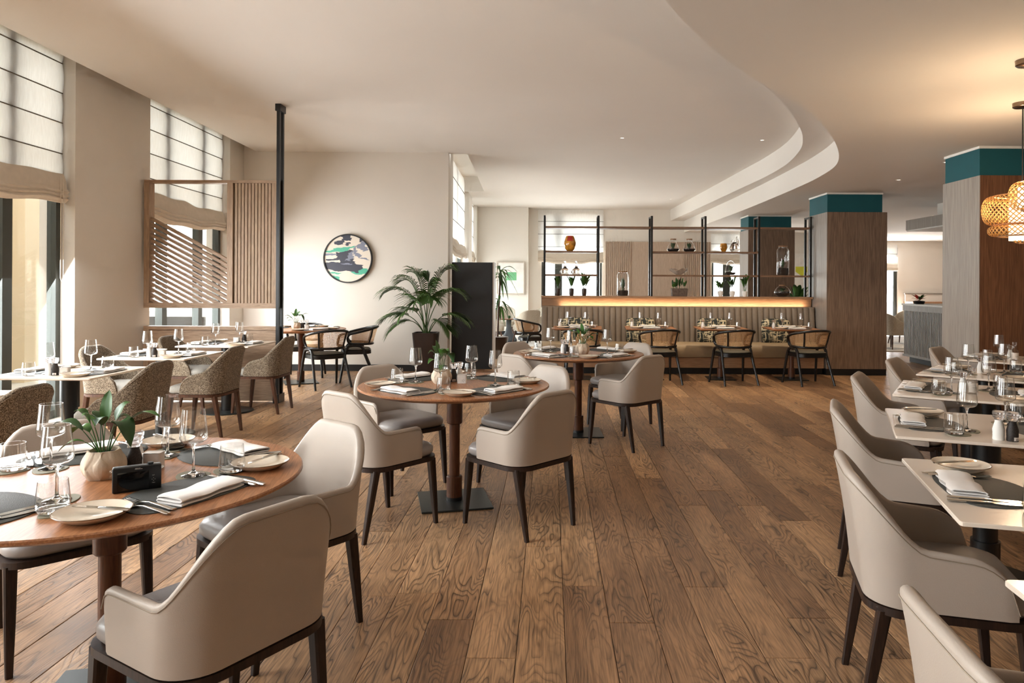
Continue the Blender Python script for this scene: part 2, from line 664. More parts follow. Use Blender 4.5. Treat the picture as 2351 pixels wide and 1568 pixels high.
blind_stack = plain('blind_linen_folds', (214, 202, 186), 0.9, vary=0.04, nscale=14, bump=0.1, bscale=500)
soil = plain('soil', (38, 28, 22), 0.95, vary=0.4, nscale=60)
pot_m = plain('carved_cream_pot', (206, 188, 166), 0.75, vary=0.08, nscale=30, bump=0.2, bscale=200)
leaf_m = plain('lily_leaf', (62, 104, 40), 0.38, vary=0.3, nscale=9)
leaf_d = plain('dark_leaf', (44, 78, 34), 0.4, vary=0.35, nscale=9)
palm_m = plain('palm_leaf', (66, 98, 42), 0.45, vary=0.4, nscale=5)
planter_m = plain('brown_planter', (58, 44, 38), 0.35, vary=0.08)
stone_m = plain('stone_planter', (98, 84, 74), 0.9, vary=0.3, nscale=30, bump=0.4, bscale=60)
concrete = plain('concrete_base', (92, 98, 104), 0.7, vary=0.1)
rug_m = plain('grey_rug', (196, 190, 182), 0.95, vary=0.05, nscale=40, bump=0.2)
banq = plain('taupe_upholstery', (134, 121, 107), 0.75, vary=0.04, nscale=20, bump=0.15, bscale=500, spec=0.3)
banq_seat = plain('olive_taupe_vinyl', (160, 140, 112), 0.5, vary=0.04, spec=0.4)
ext_m = plain('exterior_stone', (214, 196, 166), 0.9, vary=0.05, nscale=1.0)
ext_ground = plain('exterior_paving', (190, 180, 165), 0.9)
pepper = plain('peppercorns', (40, 32, 28), 0.6, vary=0.8, nscale=260)
salt = plain('salt', (238, 236, 232), 0.8)
grinder_cap = solid_glass('frosted_grinder_cap', (0.96, 0.95, 0.97), 0.25)
bottle_label = plain('paper_label', (222, 214, 206), 0.8, vary=0.05, nscale=60)
ink = plain('label_ink', (70, 64, 62), 0.8)
white_ink = plain('white_marking', (225, 222, 215), 0.6)
cam_black = plain('camera_black', (14, 14, 15), 0.35, spec=0.4)
cam_screen = plain('camera_screen', (8, 8, 10), 0.06, spec=0.6)
terracotta = plain('walnut_small_top', (126, 80, 54), 0.4)
orange_v = plain('amber_glass_glaze', (204, 140, 50), 0.12, vary=0.5, nscale=14, coat=0.5)
red_v = plain('red_glass_glaze', (206, 62, 44), 0.12, vary=0.2, coat=0.5)
pearl = plain('pearl_bowl', (190, 174, 158), 0.25, vary=0.15, nscale=20, coat=0.4)
cork = plain('cork', (150, 114, 84), 0.9, vary=0.2, nscale=60)
yellow_m = plain('yellow_print', (214, 214, 70), 0.8)
green_m = plain('green_print', (120, 190, 140), 0.8)
paper_m = plain('paper_white', (240, 238, 233), 0.8)
oak_frame = plain('pale_frame', (200, 190, 178), 0.6)
led_m = emit('led_strip', (1.0, 0.74, 0.45), 1.0)
down_m = emit('downlight_lens', (1.0, 0.85, 0.65), 3.0)
lamp_core = emit('lamp_diffuser', (1.0, 0.84, 0.6), 1.2)
rattan = holes('rattan_lattice', (196, 136, 66), (224, 170, 96), 26, 26, 0.36, diamond=True)
rattan_rope = plain('rattan_rope', (206, 150, 80), 0.8, vary=0.35, nscale=90, bump=0.8, bscale=110)
rattan_hoop = plain('rattan_hoop', (176, 128, 84), 0.6)

# ------------------------------------------------------------------ floor
PW, PL = 0.1866, 1.83
floor = tag(MB().box(-6.5, 14.2, -5, 24, -0.06, -0.012).build('floor', sub), kind='structure')
PHASE = {0: 3.285, 1: 2.93, -2: 2.65, -3: 2.95, -4: 3.20, -5: 3.17, 2: 3.91, 3: 3.28, 4: 2.66, 5: 2.98}
plank_list = []
for k in range(-34, 75):
    x0 = 0.0642 + PW * k
    ph = PHASE.get(k, random.uniform(0, PL))
    y = ph - PL * (int((ph + 5) / PL) + 1)
    while y < 24:
        ya, yb = max(y, -5), min(y + PL, 24)
        if yb > ya + 0.05:
            plank_list.append((x0, ya, yb))
        y += PL


def plank_area(p):
    x0, ya, yb = p
    ya = max(ya, 1.55)
    if yb <= ya:
        return 0
    ym = (ya + yb) / 2
    px = 1264 + F_PX * (x0 + PW / 2) / ym
    if px < -60 or px > W_PX + 60:
        return 0
    return PW * 1.4 * (1 / ya - 1 / yb) / ym


plank_list.sort(key=plank_area, reverse=True)


def plank_box(mb, p):
    x0, ya, yb = p
    g, c, z = 0.0012, 0.0022, random.uniform(-0.0005, 0.0005)
    a, b, d, e = x0 + g, x0 + PW - g, ya + g, yb - g
    mb.loft([[(a, d, -0.012), (b, d, -0.012), (b, e, -0.012), (a, e, -0.012)],
             [(a, d, z - 0.0012), (b, d, z - 0.0012), (b, e, z - 0.0012), (a, e, z - 0.0012)],
             [(a + c, d + c, z), (b - c, d + c, z), (b - c, e - c, z), (a + c, e - c, z)]], True, False, True)


for p in plank_list[:300]:
    mb = MB()
    plank_box(mb, p)
    mb.build('plank', oak, floor)
mb = MB()
for p in plank_list[300:]:
    plank_box(mb, p)
tag(mb.build('far_planks', oak, floor), kind='stuff')

# ------------------------------------------------------------------ ceiling
Z_TRAY, Z_STEP, Z_LOW, Z_REC = 3.45, 3.136, 2.82, 3.78
C1 = [(-3.3, -4.9), (-2.2, -1.2), (-0.9, 1.7), (-0.1, 3.2), (0.548, 4.346), (0.956, 5.012), (1.439, 5.635), (1.87, 6.225), (2.28, 6.905), (2.70, 7.75), (2.973, 8.396), (3.21, 9.158), (3.405, 10.296), (3.462, 11.499), (3.44, 12.8), (3.39, 15.646), (3.30, 19.6)]
C2 = [(-2.6, -4.9), (-1.5, -1.2), (-0.4, 1.5), (0.2, 2.8), (0.566, 3.553), (0.757, 3.919), (0.998, 4.327), (1.25, 4.7), (1.561, 5.114), (2.024, 5.7), (2.376, 6.251), (2.757, 6.934), (3.153, 7.781), (3.40, 8.5), (3.53, 9.3), (3.60, 10.2), (3.66, 11.955), (3.695, 14.404), (3.68, 19.6)]


def catmull(P, sub=6):
    out = []
    for i in range(len(P) - 1):
        p0, p1, p2, p3 = P[max(i - 1, 0)], P[i], P[i + 1], P[min(i + 2, len(P) - 1)]
        for s in range(sub):
            t = s / sub
            out.append(tuple(0.5 * (2 * p1[k] + (p2[k] - p0[k]) * t + (2 * p0[k] - 5 * p1[k] + 4 * p2[k] - p3[k]) * t * t + (3 * p1[k] - p0[k] - 3 * p2[k] + p3[k]) * t ** 3) for k in (0, 1)))
    out.append(P[-1])
    return out


c1, c2 = catmull(C1), catmull(C2)


def flat_poly(pts, z, mb=None):
    mb = mb or MB()
    n = len(mb.v)
    tris = tessellate_polygon([[Vector((x, y, 0)) for x, y in pts]])
    mb.v += [(x, y, z) for x, y in pts]
    mb.f += [tuple(n + i for i in t) for t in tris]
    return mb


def edge_x(y):
    return -4.19 - 0.0405 * y


ceiling = empty('ceiling')
tag(ceiling, kind='structure')
tray_poly = [(edge_x(-4.9), -4.9), (edge_x(11.3), 11.3), (-1.33, 11.3), (-1.50, 15.9), (-2.2, 15.9), (-2.2, 19.7), (3.30, 19.7)] + list(reversed(c1))
mb = flat_poly(tray_poly, Z_TRAY)
# recess along the left windows and along the far left windows, with their upright edges
for (pts) in ([(edge_x(-4.9), -4.9), (edge_x(11.3), 11.3), (-5.3, 11.3), (-4.7, -4.9)],):
    flat_poly(pts, Z_REC, mb)
flat_poly([(-1.33, 11.3), (-1.50, 15.9), (-2.4, 15.9), (-2.4, 11.3)], Z_REC, mb)
mb.poly([(edge_x(-4.9), -4.9, Z_TRAY), (edge_x(11.3), 11.3, Z_TRAY), (edge_x(11.3), 11.3, Z_REC), (edge_x(-4.9), -4.9, Z_REC)])
mb.poly([(-1.33, 11.3, Z_TRAY), (-1.50, 15.9, Z_TRAY), (-1.50, 15.9, Z_REC), (-1.33, 11.3, Z_REC)])
mb.poly([(-1.50, 15.9, Z_TRAY), (-2.4, 15.9, Z_TRAY), (-2.4, 15.9, Z_REC), (-1.50, 15.9, Z_REC)])
mb.build('ceiling_tray', ceil_m, ceiling)
mb = MB()
mb.loft([[(x, y, Z_STEP) for x, y in c1], [(x, y, Z_TRAY + 0.02) for x, y in c1]], closed=False)
mb.build('ceiling_fascia', ceil_m, ceiling, smooth=60)
flat_poly(c1 + list(reversed(c2)), Z_STEP).build('ceiling_step', ceil_m, ceiling)
mb = MB()
mb.loft([[(x, y, Z_LOW) for x, y in c2], [(x, y, Z_STEP + 0.02) for x, y in c2]], closed=False)
mb.build('ceiling_fascia', ceil_m, ceiling, smooth=60)
flat_poly(c2 + [(3.68, 24), (14.2, 24), (14.2, -4.9)], Z_LOW).build('ceiling_low', ceil_m, ceiling)

# ------------------------------------------------------------------ walls
WT = 0.35


def slant_box(mb, y0, y1, z0, z1, dx0, dx1):
    mb.hexa([(wall_x(y0) + dx0, y0, z0), (wall_x(y0) + dx1, y0, z0), (wall_x(y1) + dx1, y1, z0), (wall_x(y1) + dx0, y1, z0),
             (wall_x(y0) + dx0, y0, z1), (wall_x(y0) + dx1, y0, z1), (wall_x(y1) + dx1, y1, z1), (wall_x(y1) + dx0, y1, z1)])
    return mb


mb = MB()
prev = -4.9
for (y0, y1) in WIN_SPANS:
    slant_box(mb, prev, y0, 0, Z_REC, -WT, 0)
    slant_box(mb, y0, y1, 3.7, Z_REC, -WT, 0)
    slant_box(mb, y0, y1, -0.02, 0.06, -WT, 0)
    prev = y1
slant_box(mb, prev, 11.35, 0, Z_REC, -WT, 0)
wall_left = tag(mb.build('wall_left', plaster), kind='structure')
mb = MB()
prev = -4.9
for (y0, y1) in WIN_SPANS + [(11.2, 11.2)]:
    slant_box(mb, prev, y0, 0, 0.1, 0, 0.012)
    prev = y1
tag(mb.build('baseboard_left', black_base), kind='structure')

# windows of the left wall
for wi, (y0, y1) in enumerate(WIN_SPANS):
    w = tag(empty('window_%d' % (wi + 1)), kind='structure')
    gl = -0.17
    muls = [y0 + 0.0, y1]
    inner = [y1 - 0.72 - 0.0, y1 - 1.72] if wi != 3 else [9.02, 10.02]
    mb = MB()
    slant_box(mb, y0, y0 + 0.07, 0.06, 3.7, gl - 0.06, gl + 0.03)
    slant_box(mb, y1 - 0.07, y1, 0.06, 3.7, gl - 0.06, gl + 0.03)
    slant_box(mb, y0, y1, 0.06, 0.14, gl - 0.06, gl + 0.03)
    slant_box(mb, y0, y1, 3.62, 3.7, gl - 0.06, gl + 0.03)
    mb.build('window_frame', frame_m, w)
    for ym in inner:
        mb = MB()
        slant_box(mb, ym - 0.06, ym + 0.06, 0.14, 3.62, gl - 0.06, gl + 0.03)
        mb.build('mullion', frame_m, w)
    cuts = [y0 + 0.07] + sorted(inner) + [y1 - 0.07]
    for a, b in zip(cuts[:-1], cuts[1:]):
        mb = MB()
        slant_box(mb, a, b, 0.14, 3.62, gl - 0.018, gl - 0.012)
        mb.build('pane', pane_m, w)


def roman_blind(label, plane, y0, y1, z_bot, ztop, seams, name='roman_blind', along='y'):
    """plane(t) gives the x of the cloth (along y) or the y of the cloth (along x)."""
    root = empty(name)
    tag(root, label, 'blind', 'roman blinds')

    def P(t, d, z):
        return (plane(t) + d, t, z) if along == 'y' else (t, plane(t) - d, z)
    edges = [ztop] + seams + [z_bot + 0.20]
    for a, b in zip(edges[:-1], edges[1:]):
        rings = []
        for j in range(7):
            f = j / 6
            z = a + (b - a) * f
            d = 0.012 * sin(pi * f) + 0.004
            rings.append([P(y0 + (y1 - y0) * i / 12, d + 0.004 * sin(i * 1.7 + a * 9), z) for i in range(13)])
        mb = MB()
        mb.loft(rings, closed=False)
        mb.build('cloth_panel', blind_m, root, smooth=40)
    for s in seams:
        mb = MB()
        mb.tube([P(y0, 0.008, s), P((y0 + y1) / 2, 0.012, s), P(y1, 0.008, s)], 0.006, 6)
        mb.build('seam_rod', seam_m, root)
    # folded stack hanging in a shallow sag
    rings = []
    prof = [(0.005, 0.32), (0.03, 0.29), (0.055, 0.22), (0.05, 0.15), (0.075, 0.12), (0.06, 0.095), (0.08, 0.075), (0.06, 0.055), (0.08, 0.035), (0.06, 0.015), (0.05, 0.0), (0.0, 0.0), (-0.005, 0.16)]
    for i in range(25):
        f = i / 24
        sag = -0.05 * sin(pi * f) + 0.012 * sin(f * 17)
        rings.append([P(y0 + (y1 - y0) * f, d + 0.006 * sin(f * 23 + z * 30), z_bot + z * (1 + 0.1 * sin(f * 5)) + sag) for d, z in prof])
    mb = MB()
    mb.loft(rings, True, True, True)
    mb.build('folded_hem', blind_stack, root, smooth=50)
    return root


for wi, lab in ((2, 'white roman blind half lowered over window beside the plain wall pier'), (3, 'white roman blind half lowered behind the wooden slat screen')):
    y0, y1 = WIN_SPANS[wi]
    b = roman_blind(lab, lambda y: wall_x(y) - 0.11, y0 + 0.02, y1 - 0.04, 2.17, 3.69, [3.52, 3.23, 2.94, 2.64])
    if wi == 2:
        mb = MB()
        yy = y1 - 0.17
        xx = wall_x(yy) - 0.03
        mb.tube([(xx, yy, 2.4), (xx, yy, 1.42), (xx, yy + 0.02, 1.39), (xx, yy + 0.04, 1.42), (xx, yy + 0.04, 2.4)], 0.003, 5)
        mb.build('pull_cord', blind_stack, b)

# back wall with the round picture
mb = MB()
mb.box(-5.3, -1.62, 11.2, 11.45, 0, Z_REC)
tag(mb.build('wall_back', plaster), kind='structure')
tag(MB().box(-4.83, -1.62, 11.186, 11.2, 0, 0.1).build('baseboard_back', black_base), kind='structure')


def far_x(y):
    return -1.25 - 0.038 * y


# side wall beyond the back wall with two windows
mb = MB()
spans = [(11.45, 12.5), (16.1, 17.1), (18.9, 19.2)]
for a, b in spans:
    mb.hexa([(far_x(a) - 0.3, a, 0), (far_x(a), a, 0), (far_x(b), b, 0), (far_x(b) - 0.3, b, 0), (far_x(a) - 0.3, a, Z_REC), (far_x(a), a, Z_REC), (far_x(b), b, Z_REC), (far_x(b) - 0.3, b, Z_REC)])
tag(mb.build('wall_far_side', plaster_w), kind='structure')
for wi, (a, b) in enumerate(((12.5, 16.1), (17.1, 18.9))):
    w = tag(empty('window_%d' % (wi + 5)), kind='structure')
    mb = MB()
    for (p, q) in ((a, a + 0.08), (b - 0.08, b), ((a + b) / 2 - 0.04, (a + b) / 2 + 0.04)):
        mb.hexa([(far_x(p) - 0.25, p, 0), (far_x(p) - 0.18, p, 0), (far_x(q) - 0.18, q, 0), (far_x(q) - 0.25, q, 0), (far_x(p) - 0.25, p, Z_REC), (far_x(p) - 0.18, p, Z_REC), (far_x(q) - 0.18, q, Z_REC), (far_x(q) - 0.25, q, Z_REC)])
    mb.build('window_frame', frame_m, w)
    mb = MB()
    mb.hexa([(far_x(a) - 0.22, a, 0.05), (far_x(a) - 0.215, a, 0.05), (far_x(b) - 0.215, b, 0.05), (far_x(b) - 0.22, b, 0.05), (far_x(a) - 0.22, a, Z_REC), (far_x(a) - 0.215, a, Z_REC), (far_x(b) - 0.215, b, Z_REC), (far_x(b) - 0.22, b, Z_REC)])
    mb.build('pane', pane_m, w)
roman_blind('narrow white roman blind above the black cabinet beside the back wall', lambda y: far_x(y) - 0.1, 12.55, 16.05, 1.95, 3.72, [3.4, 3.0, 2.6])
roman_blind('sliver of white roman blind in the farthest side window', lambda y: far_x(y) - 0.1, 17.15, 18.85, 1.95, 3.72, [3.4, 3.0, 2.6])

# far walls
mb = MB()
mb.box(-2.4, -0.61, 19.2, 19.9, 0, 3.6)
tag(mb.build('wall_far_left', plaster_w), kind='structure')
mb = MB()
mb.box(-0.61, -0.25, 19.6, 19.9, 0, 3.6)
mb.box(-0.25, 1.42, 19.6, 19.9, 3.3, 3.6)
mb.box(-0.25, 1.42, 19.6, 19.9, 0, 0.15)
mb.box(1.42, 4.45, 19.6, 19.9, 0, 3.6)
mb.box(4.45, 5.9, 19.6, 19.9, 2.75, 3.6)
mb.box(4.45, 5.9, 19.6, 19.9, 0, 0.15)
mb.box(5.9, 8.9, 19.6, 19.9, 0, 3.6)
tag(mb.build('wall_far', plaster_w), kind='structure')
tag(MB().box(-2.1, -0.61, 19.185, 19.2, 0, 0.1).build('baseboard_far', black_base), kind='structure')
for wi, (a, b, zt) in enumerate(((-0.25, 1.42, 3.3), (4.45, 5.9, 2.75))):
    w = tag(empty('window_%d' % (wi + 7)), kind='structure')
    mb = MB()
    mb.box(a, a + 0.06, 19.66, 19.74, 0.15, zt)
    mb.box(b - 0.06, b, 19.66, 19.74, 0.15, zt)
    mb.box(a + (b - a) * 0.22, a + (b - a) * 0.22 + 0.2, 19.66, 19.74, 0.15, zt)
    mb.build('window_frame', frame_m, w)
    MB().box(a, b, 19.70, 19.705, 0.15, zt).build('pane', pane_m, w)
roman_blind('pale roman blind behind the amber vase on the shelf', lambda x: 19.55, -0.35, 1.45, 1.98, 3.42, [3.1, 2.75, 2.4], along='x')
roman_blind('pale roman blind behind the clear swan decanter', lambda x: 19.55, 4.4, 5.95, 1.98, 2.78, [2.5], along='x')
# fluted oak panelling on the far wall
pan = empty('wall_panelling', (0, 0, 0))
tag(pan, 'pale oak panelling with fluted ends on far wall behind shelf', 'panelling')
MB().box(1.5, 4.4, 19.53, 19.6, 0, 2.55).build('flat_panel', far_panel, pan)
mb = MB()
for a, b in ((1.5, 2.2), (3.65, 4.4)):
    x = a
    while x < b - 0.02:
        mb.box(x, x + 0.035, 19.505, 19.53, 0, 2.55)
        x += 0.055
tag(mb.build('fluting', far_panel, pan), kind='stuff')

# right-hand far room, right wall, wall behind the viewer
mb = MB()
mb.box(8.9, 9.5, 23.0, 23.2, 0, Z_LOW)
mb.box(9.5, 11.25, 23.0, 23.2, 2.6, Z_LOW)
mb.box(9.5, 11.25, 23.0, 23.2, 0, 0.2)
mb.box(11.25, 14.2, 23.0, 23.2, 0, Z_LOW)
tag(mb.build('wall_far_right', plaster), kind='structure')
w9 = tag(empty('window_9'), kind='structure')
mb = MB()
mb.box(9.5, 9.56, 23.06, 23.12, 0.2, 2.6)
mb.box(11.15, 11.25, 23.06, 23.12, 0.2, 2.6)
mb.box(10.3, 10.38, 23.06, 23.12, 0.2, 2.6)
mb.build('window_frame', frame_m, w9)
MB().box(9.5, 11.25, 23.09, 23.095, 0.2, 2.6).build('pane', pane_m, w9)
roman_blind('pale roman blind in the far right lounge window', lambda x: 22.96, 9.45, 11.2, 1.85, 2.7, [2.4], along='x')
tag(MB().box(8.9, 9.0, 19.6, 23.0, 0, Z_LOW).build('wall_return', plaster_w), kind='structure')
tag(MB().box(14.0, 14.2, -4.9, 23.2, 0, Z_LOW).build('wall_right', plaster), kind='structure')
tag(MB().box(-5, 14.2, -5.1, -4.9, 0, Z_REC).build('wall_rear', plaster), kind='structure')

# outside
tag(MB().box(-30, -4.2, -12, 30, -0.3, -0.1).build('ground_outside', ext_ground), kind='structure')
tag(MB().box(-20, 30, 20.5, 60, -0.3, -0.1).build('ground_outside_far', ext_ground), kind='structure')
mb = MB()
mb.box(-8.4, -8.0, -4, 12.5, -0.1, 4.2)
for yy in (1.2, 4.4, 7.3, 10.4):
    mb.box(-8.0, -7.7, yy, yy + 0.6, -0.1, 4.2)
tag(mb.build('wall_exterior', ext_m), kind='structure')

# ------------------------------------------------------------------ columns


def column(label, x0, x1, y0, y1, wm_front, wm_side, nsx=0.07):
    root = empty('clad_column', ((x0 + x1) / 2, (y0 + y1) / 2, 0))
    tag(root, label, 'column', 'veneered columns with teal necks')
    ox, oy = root.location.x, root.location.y
    a, b, c, d = x0 - ox, x1 - ox, y0 - oy, y1 - oy
    MB().box(a + 0.015, b - 0.015, c + 0.015, d - 0.015, 0.1, 2.5).build('core', wm_side, root)
    MB().box(a + 0.006, b - 0.006, c, c + 0.02, 0.1, 2.52).build('front_panel', wm_front, root)
    MB().box(a, a + 0.02, c + 0.004, d, 0.1, 2.52).build('side_panel', wm_side, root)
    MB().box(b - 0.02, b, c + 0.004, d, 0.1, 2.52).build('side_panel', wm_side, root)
    MB().box(a + 0.004, b - 0.004, c + 0.004, d, 0, 0.1).build('plinth', black_base, root)
    MB().box(a + 0.01, b - nsx, c + 0.02, d - 0.03, 2.5, 2.795).build('painted_neck', teal, root)
    MB().box(a + 0.0, b - nsx + 0.01, c + 0.01, d - 0.02, 2.795, 2.82).build('neck_trim', trim_m, root)
    return root


column('wood-veneered column with teal neck at the right end of the banquette', 4.26, 5.19, 10.95, 11.75, col_wood, grey_wood)
column('large two-tone column behind the right-hand cream tables and pendant', 4.36, 5.4, 7.22, 7.9, col_wood2, grey_wood, 0.03)
column('distant veneered column with teal neck seen through the shelf', 4.06, 5.02, 14.6, 15.25, col_wood, grey_wood)

# ------------------------------------------------------------------ slatted screen hung from the ceiling
SX0, SX1, SY = -4.70, -3.17, 8.20
scr = empty('slat_screen', (SX0, SY, 0))
tag(scr, 'tall oak slat screen on black posts between window tables and corner table', 'screen')
SW = SX1 - SX0
ZB, ZT = 1.09, 2.57
MB().box(0, SW, 0, 0.11, ZT - 0.032, ZT).build('top_rail', part_wood_h, scr)
MB().box(0, SW, 0, 0.11, ZB, ZB + 0.06).build('bottom_rail', part_wood_h, scr)
MB().box(0, 0.06, 0, 0.11, ZB + 0.06, ZT - 0.032).build('stile', part_wood, scr)
MX = 0.985
MB().box(MX - 0.025, MX + 0.04, 0, 0.11, ZB + 0.06, ZT - 0.032).build('stile', part_wood, scr)
MB().box(SW - 0.025, SW, 0, 0.11, ZB + 0.06, ZT - 0.032).build('stile', part_wood, scr)
MB().box(MX + 0.04, SW - 0.025, 0.055, 0.075, ZB + 0.06, ZT - 0.032).build('dark_backing', black_m, scr)
x = MX + 0.055
while x < SW - 0.05:
    MB().box(x, x + 0.029, 0.02, 0.055, ZB + 0.06, ZT - 0.032).build('upright_slat', part_wood, scr)
    x += 0.0388
# slanted louvres clipped to the opening
LA, LB, LZ0, LZ1 = 0.06, MX - 0.025, ZB + 0.06, ZT - 0.032
slope = -0.54
zl = 2.145
for i in range(24):
    z0 = zl - i * 0.0625
    t = 0.037
    top = [(LA, z0), (LB, z0 + slope * (LB - LA))]
    bot = [(LB, top[1][1] - t), (LA, z0 - t)]
    poly = []
    ring = top + bot
    # clip against z >= LZ0
    for j in range(4):
        p, q = ring[j], ring[(j + 1) % 4]
        if p[1] >= LZ0:
            poly.append(p)
        if (p[1] >= LZ0) != (q[1] >= LZ0):
            f = (LZ0 - p[1]) / (q[1] - p[1])
            poly.append((p[0] + f * (q[0] - p[0]), LZ0))
    if len(poly) < 3:
        continue
    mb = MB()
    mb.loft([[(a, 0.03, c) for a, c in poly], [(a, 0.08, c) for a, c in poly]], True, True, True)
    mb.build('slanted_slat', part_wood_h, scr)
for py in (0.0, 0.11):
    MB().box(SW + 0.003, SW + 0.038, py - 0.015, py + 0.02, 0.0, 3.45).build('steel_post', black_m, scr)
MB().box(SW - 0.01, SW + 0.05, -0.03, 0.145, 3.37, 3.45).build('ceiling_bracket', black_m, scr)
MB().box(SW - 0.02, SW + 0.05, -0.03, 0.145, 0.0, 0.1).build('floor_shoe', black_m, scr)

low = empty('low_screen', (SX0, SY, 0))
tag(low, 'low oak panel screen under the slat screen behind window table', 'screen')
MB().box(0, SW, 0.0, 0.11, 0.84, 0.88).build('cap_rail', part_wood_h, low)
MB().box(0, 0.06, 0.0, 0.11, 0.0, 0.84).build('end_post', part_wood, low)
MB().box(0.06, SW, 0.02, 0.09, 0.02, 0.84).build('flat_panel', part_wood_h, low)

# ------------------------------------------------------------------ banquette, ledge and shelf
BX0, BX1 = -0.14, 4.24
bq = empty('banquette', (BX0, 11.0, 0))
tag(bq, 'long channel-backed taupe banquette bench with olive seat before the shelf', 'banquette')
BL = BX1 - BX0
MB().box(0, BL, 0.06, 0.5, 0, 0.1).build('kick_plinth', black_base, bq)
MB().box(0, BL, 0.0, 0.5, 0.1, 0.26).build('front_board', ban_wood, bq)
nseat = 3
for i in range(nseat):
    a, b = BL * i / nseat, BL * (i + 1) / nseat
    rings = []
    for xx, s in ((a + 0.002, 0.9), (a + 0.02, 1.0), (b - 0.02, 1.0), (b - 0.002, 0.9)):
        pr = [(-0.06, 0.27), (-0.09, 0.36), (-0.075, 0.44), (-0.02, 0.475), (0.15, 0.485), (0.36, 0.475), (0.36, 0.27)]
        rings.append([(xx, 0.15 + (y - 0.15) * s, 0.37 + (z - 0.37) * s) for y, z in pr])
    mb = MB()
    mb.loft(rings, True, True, True)
    mb.build('seat_cushion', banq_seat, bq, smooth=50)
nch = 48
cw = BL / nch
for i in range(nch):
    mb = MB()
    rings = []
    for (z, y) in ((0.46, 0.34), (0.55, 0.35), (0.8, 0.38), (1.0, 0.405), (1.03, 0.42), (1.035, 0.46)):
        ring = []
        for j in range(7):
            f = j / 6
            ring.append((i * cw + cw * f, y - (0.028 * sqrt(max(0, 1 - (2 * f - 1) ** 2)) if z < 1.03 else 0.004), z))
        ring += [((i + 1) * cw, 0.5, z), (i * cw, 0.5, z)]
        rings.append(ring)
    mb.loft(rings, True, True, True)
    mb.build('back_channel', banq, bq, smooth=60)
led = empty('planter_ledge', (BX0, 11.5, 0))
tag(led, 'oak ledge wall with glowing strip above the banquette back', 'ledge')
MB().box(0, BL, 0.045, 0.32, 0.0, 1.165).build('ledge_body', ban_wood, led)
MB().box(-0.01, BL, -0.035, 0.34, 1.165, 1.195).build('ledge_top', ban_wood, led)
MB().box(0.2, BL - 0.02, -0.03, -0.012, 1.02, 1.03).build('light_strip', led_m, led)
area_light('ledge_strip_light', (BX0 + BL / 2 + 0.1, 11.45, 1.042), (0, 1, 0.35), BL - 0.4, 0.02, 4.5, WARM).data.spread = radians(110)

SHY = 11.53
sh = empty('open_shelf', (0, SHY, 1.195))
tag(sh, 'black metal open shelf with wooden boards on the oak ledge', 'shelf')
PXS = [-0.10, 0.775, 1.64, 2.51, 3.38, 4.22]
ZTOP = 2.50 - 1.195
for i, px in enumerate(PXS):
    for dy in (0.0, 0.24):
        mb = MB()
        mb.box(px - 0.016, px + 0.016, dy - 0.016, dy + 0.016, 0, ZTOP)
        mb.build('post', black_m, sh)
    MB().box(px - 0.014, px + 0.014, 0.016, 0.224, ZTOP - 0.03, ZTOP - 0.002).build('top_bridge', black_m, sh)
S_TOP, S_MID, S_LOW = 2.325 - 1.195, 1.925 - 1.195, 1.545 - 1.195
for bay, zs in ((0, (S_TOP, S_MID, S_LOW)), (1, (S_TOP,)), (2, (S_TOP, S_MID, S_LOW)), (3, (S_TOP, S_MID, S_LOW)), (4, (S_TOP, S_LOW))):
    for z in zs:
        MB().box(PXS[bay] + 0.016, PXS[bay + 1] - 0.016, -0.01, 0.25, z - 0.028, z).build('board', shelf_wood, sh)

# ------------------------------------------------------------------ upholstered armchairs


def u_path(n_arm=12, n_arc=10, n_back=8, arm_front=0.135, hw=0.252, rear=-0.238, rc=0.12):
    """Plan of the shell from right arm tip round the back to left arm tip: (x, y, nx, ny, s)."""
    pts = []
    y_c = rear + rc
    for i in range(n_arm):
        pts.append((hw, arm_front + (y_c - arm_front) * i / n_arm, 1, 0))
    for i in range(n_arc):
        a = (pi / 2) * i / n_arc
        pts.append((hw - rc + rc * cos(a), y_c - rc * sin(a), cos(a), -sin(a)))
    half = hw - rc
    for i in range(n_back // 2 + 1):
        pts.append((half - half * i / (n_back // 2), rear, 0, -1))
    left = [(-x, y, -nx, ny) for x, y, nx, ny in reversed(pts[:-1])]
    pts += left
    out, s = [], 0
    for i, p in enumerate(pts):
        if i:
            s += sqrt((p[0] - pts[i - 1][0]) ** 2 + (p[1] - pts[i - 1][1]) ** 2)
        out.append(p + (s,))
    return out, s


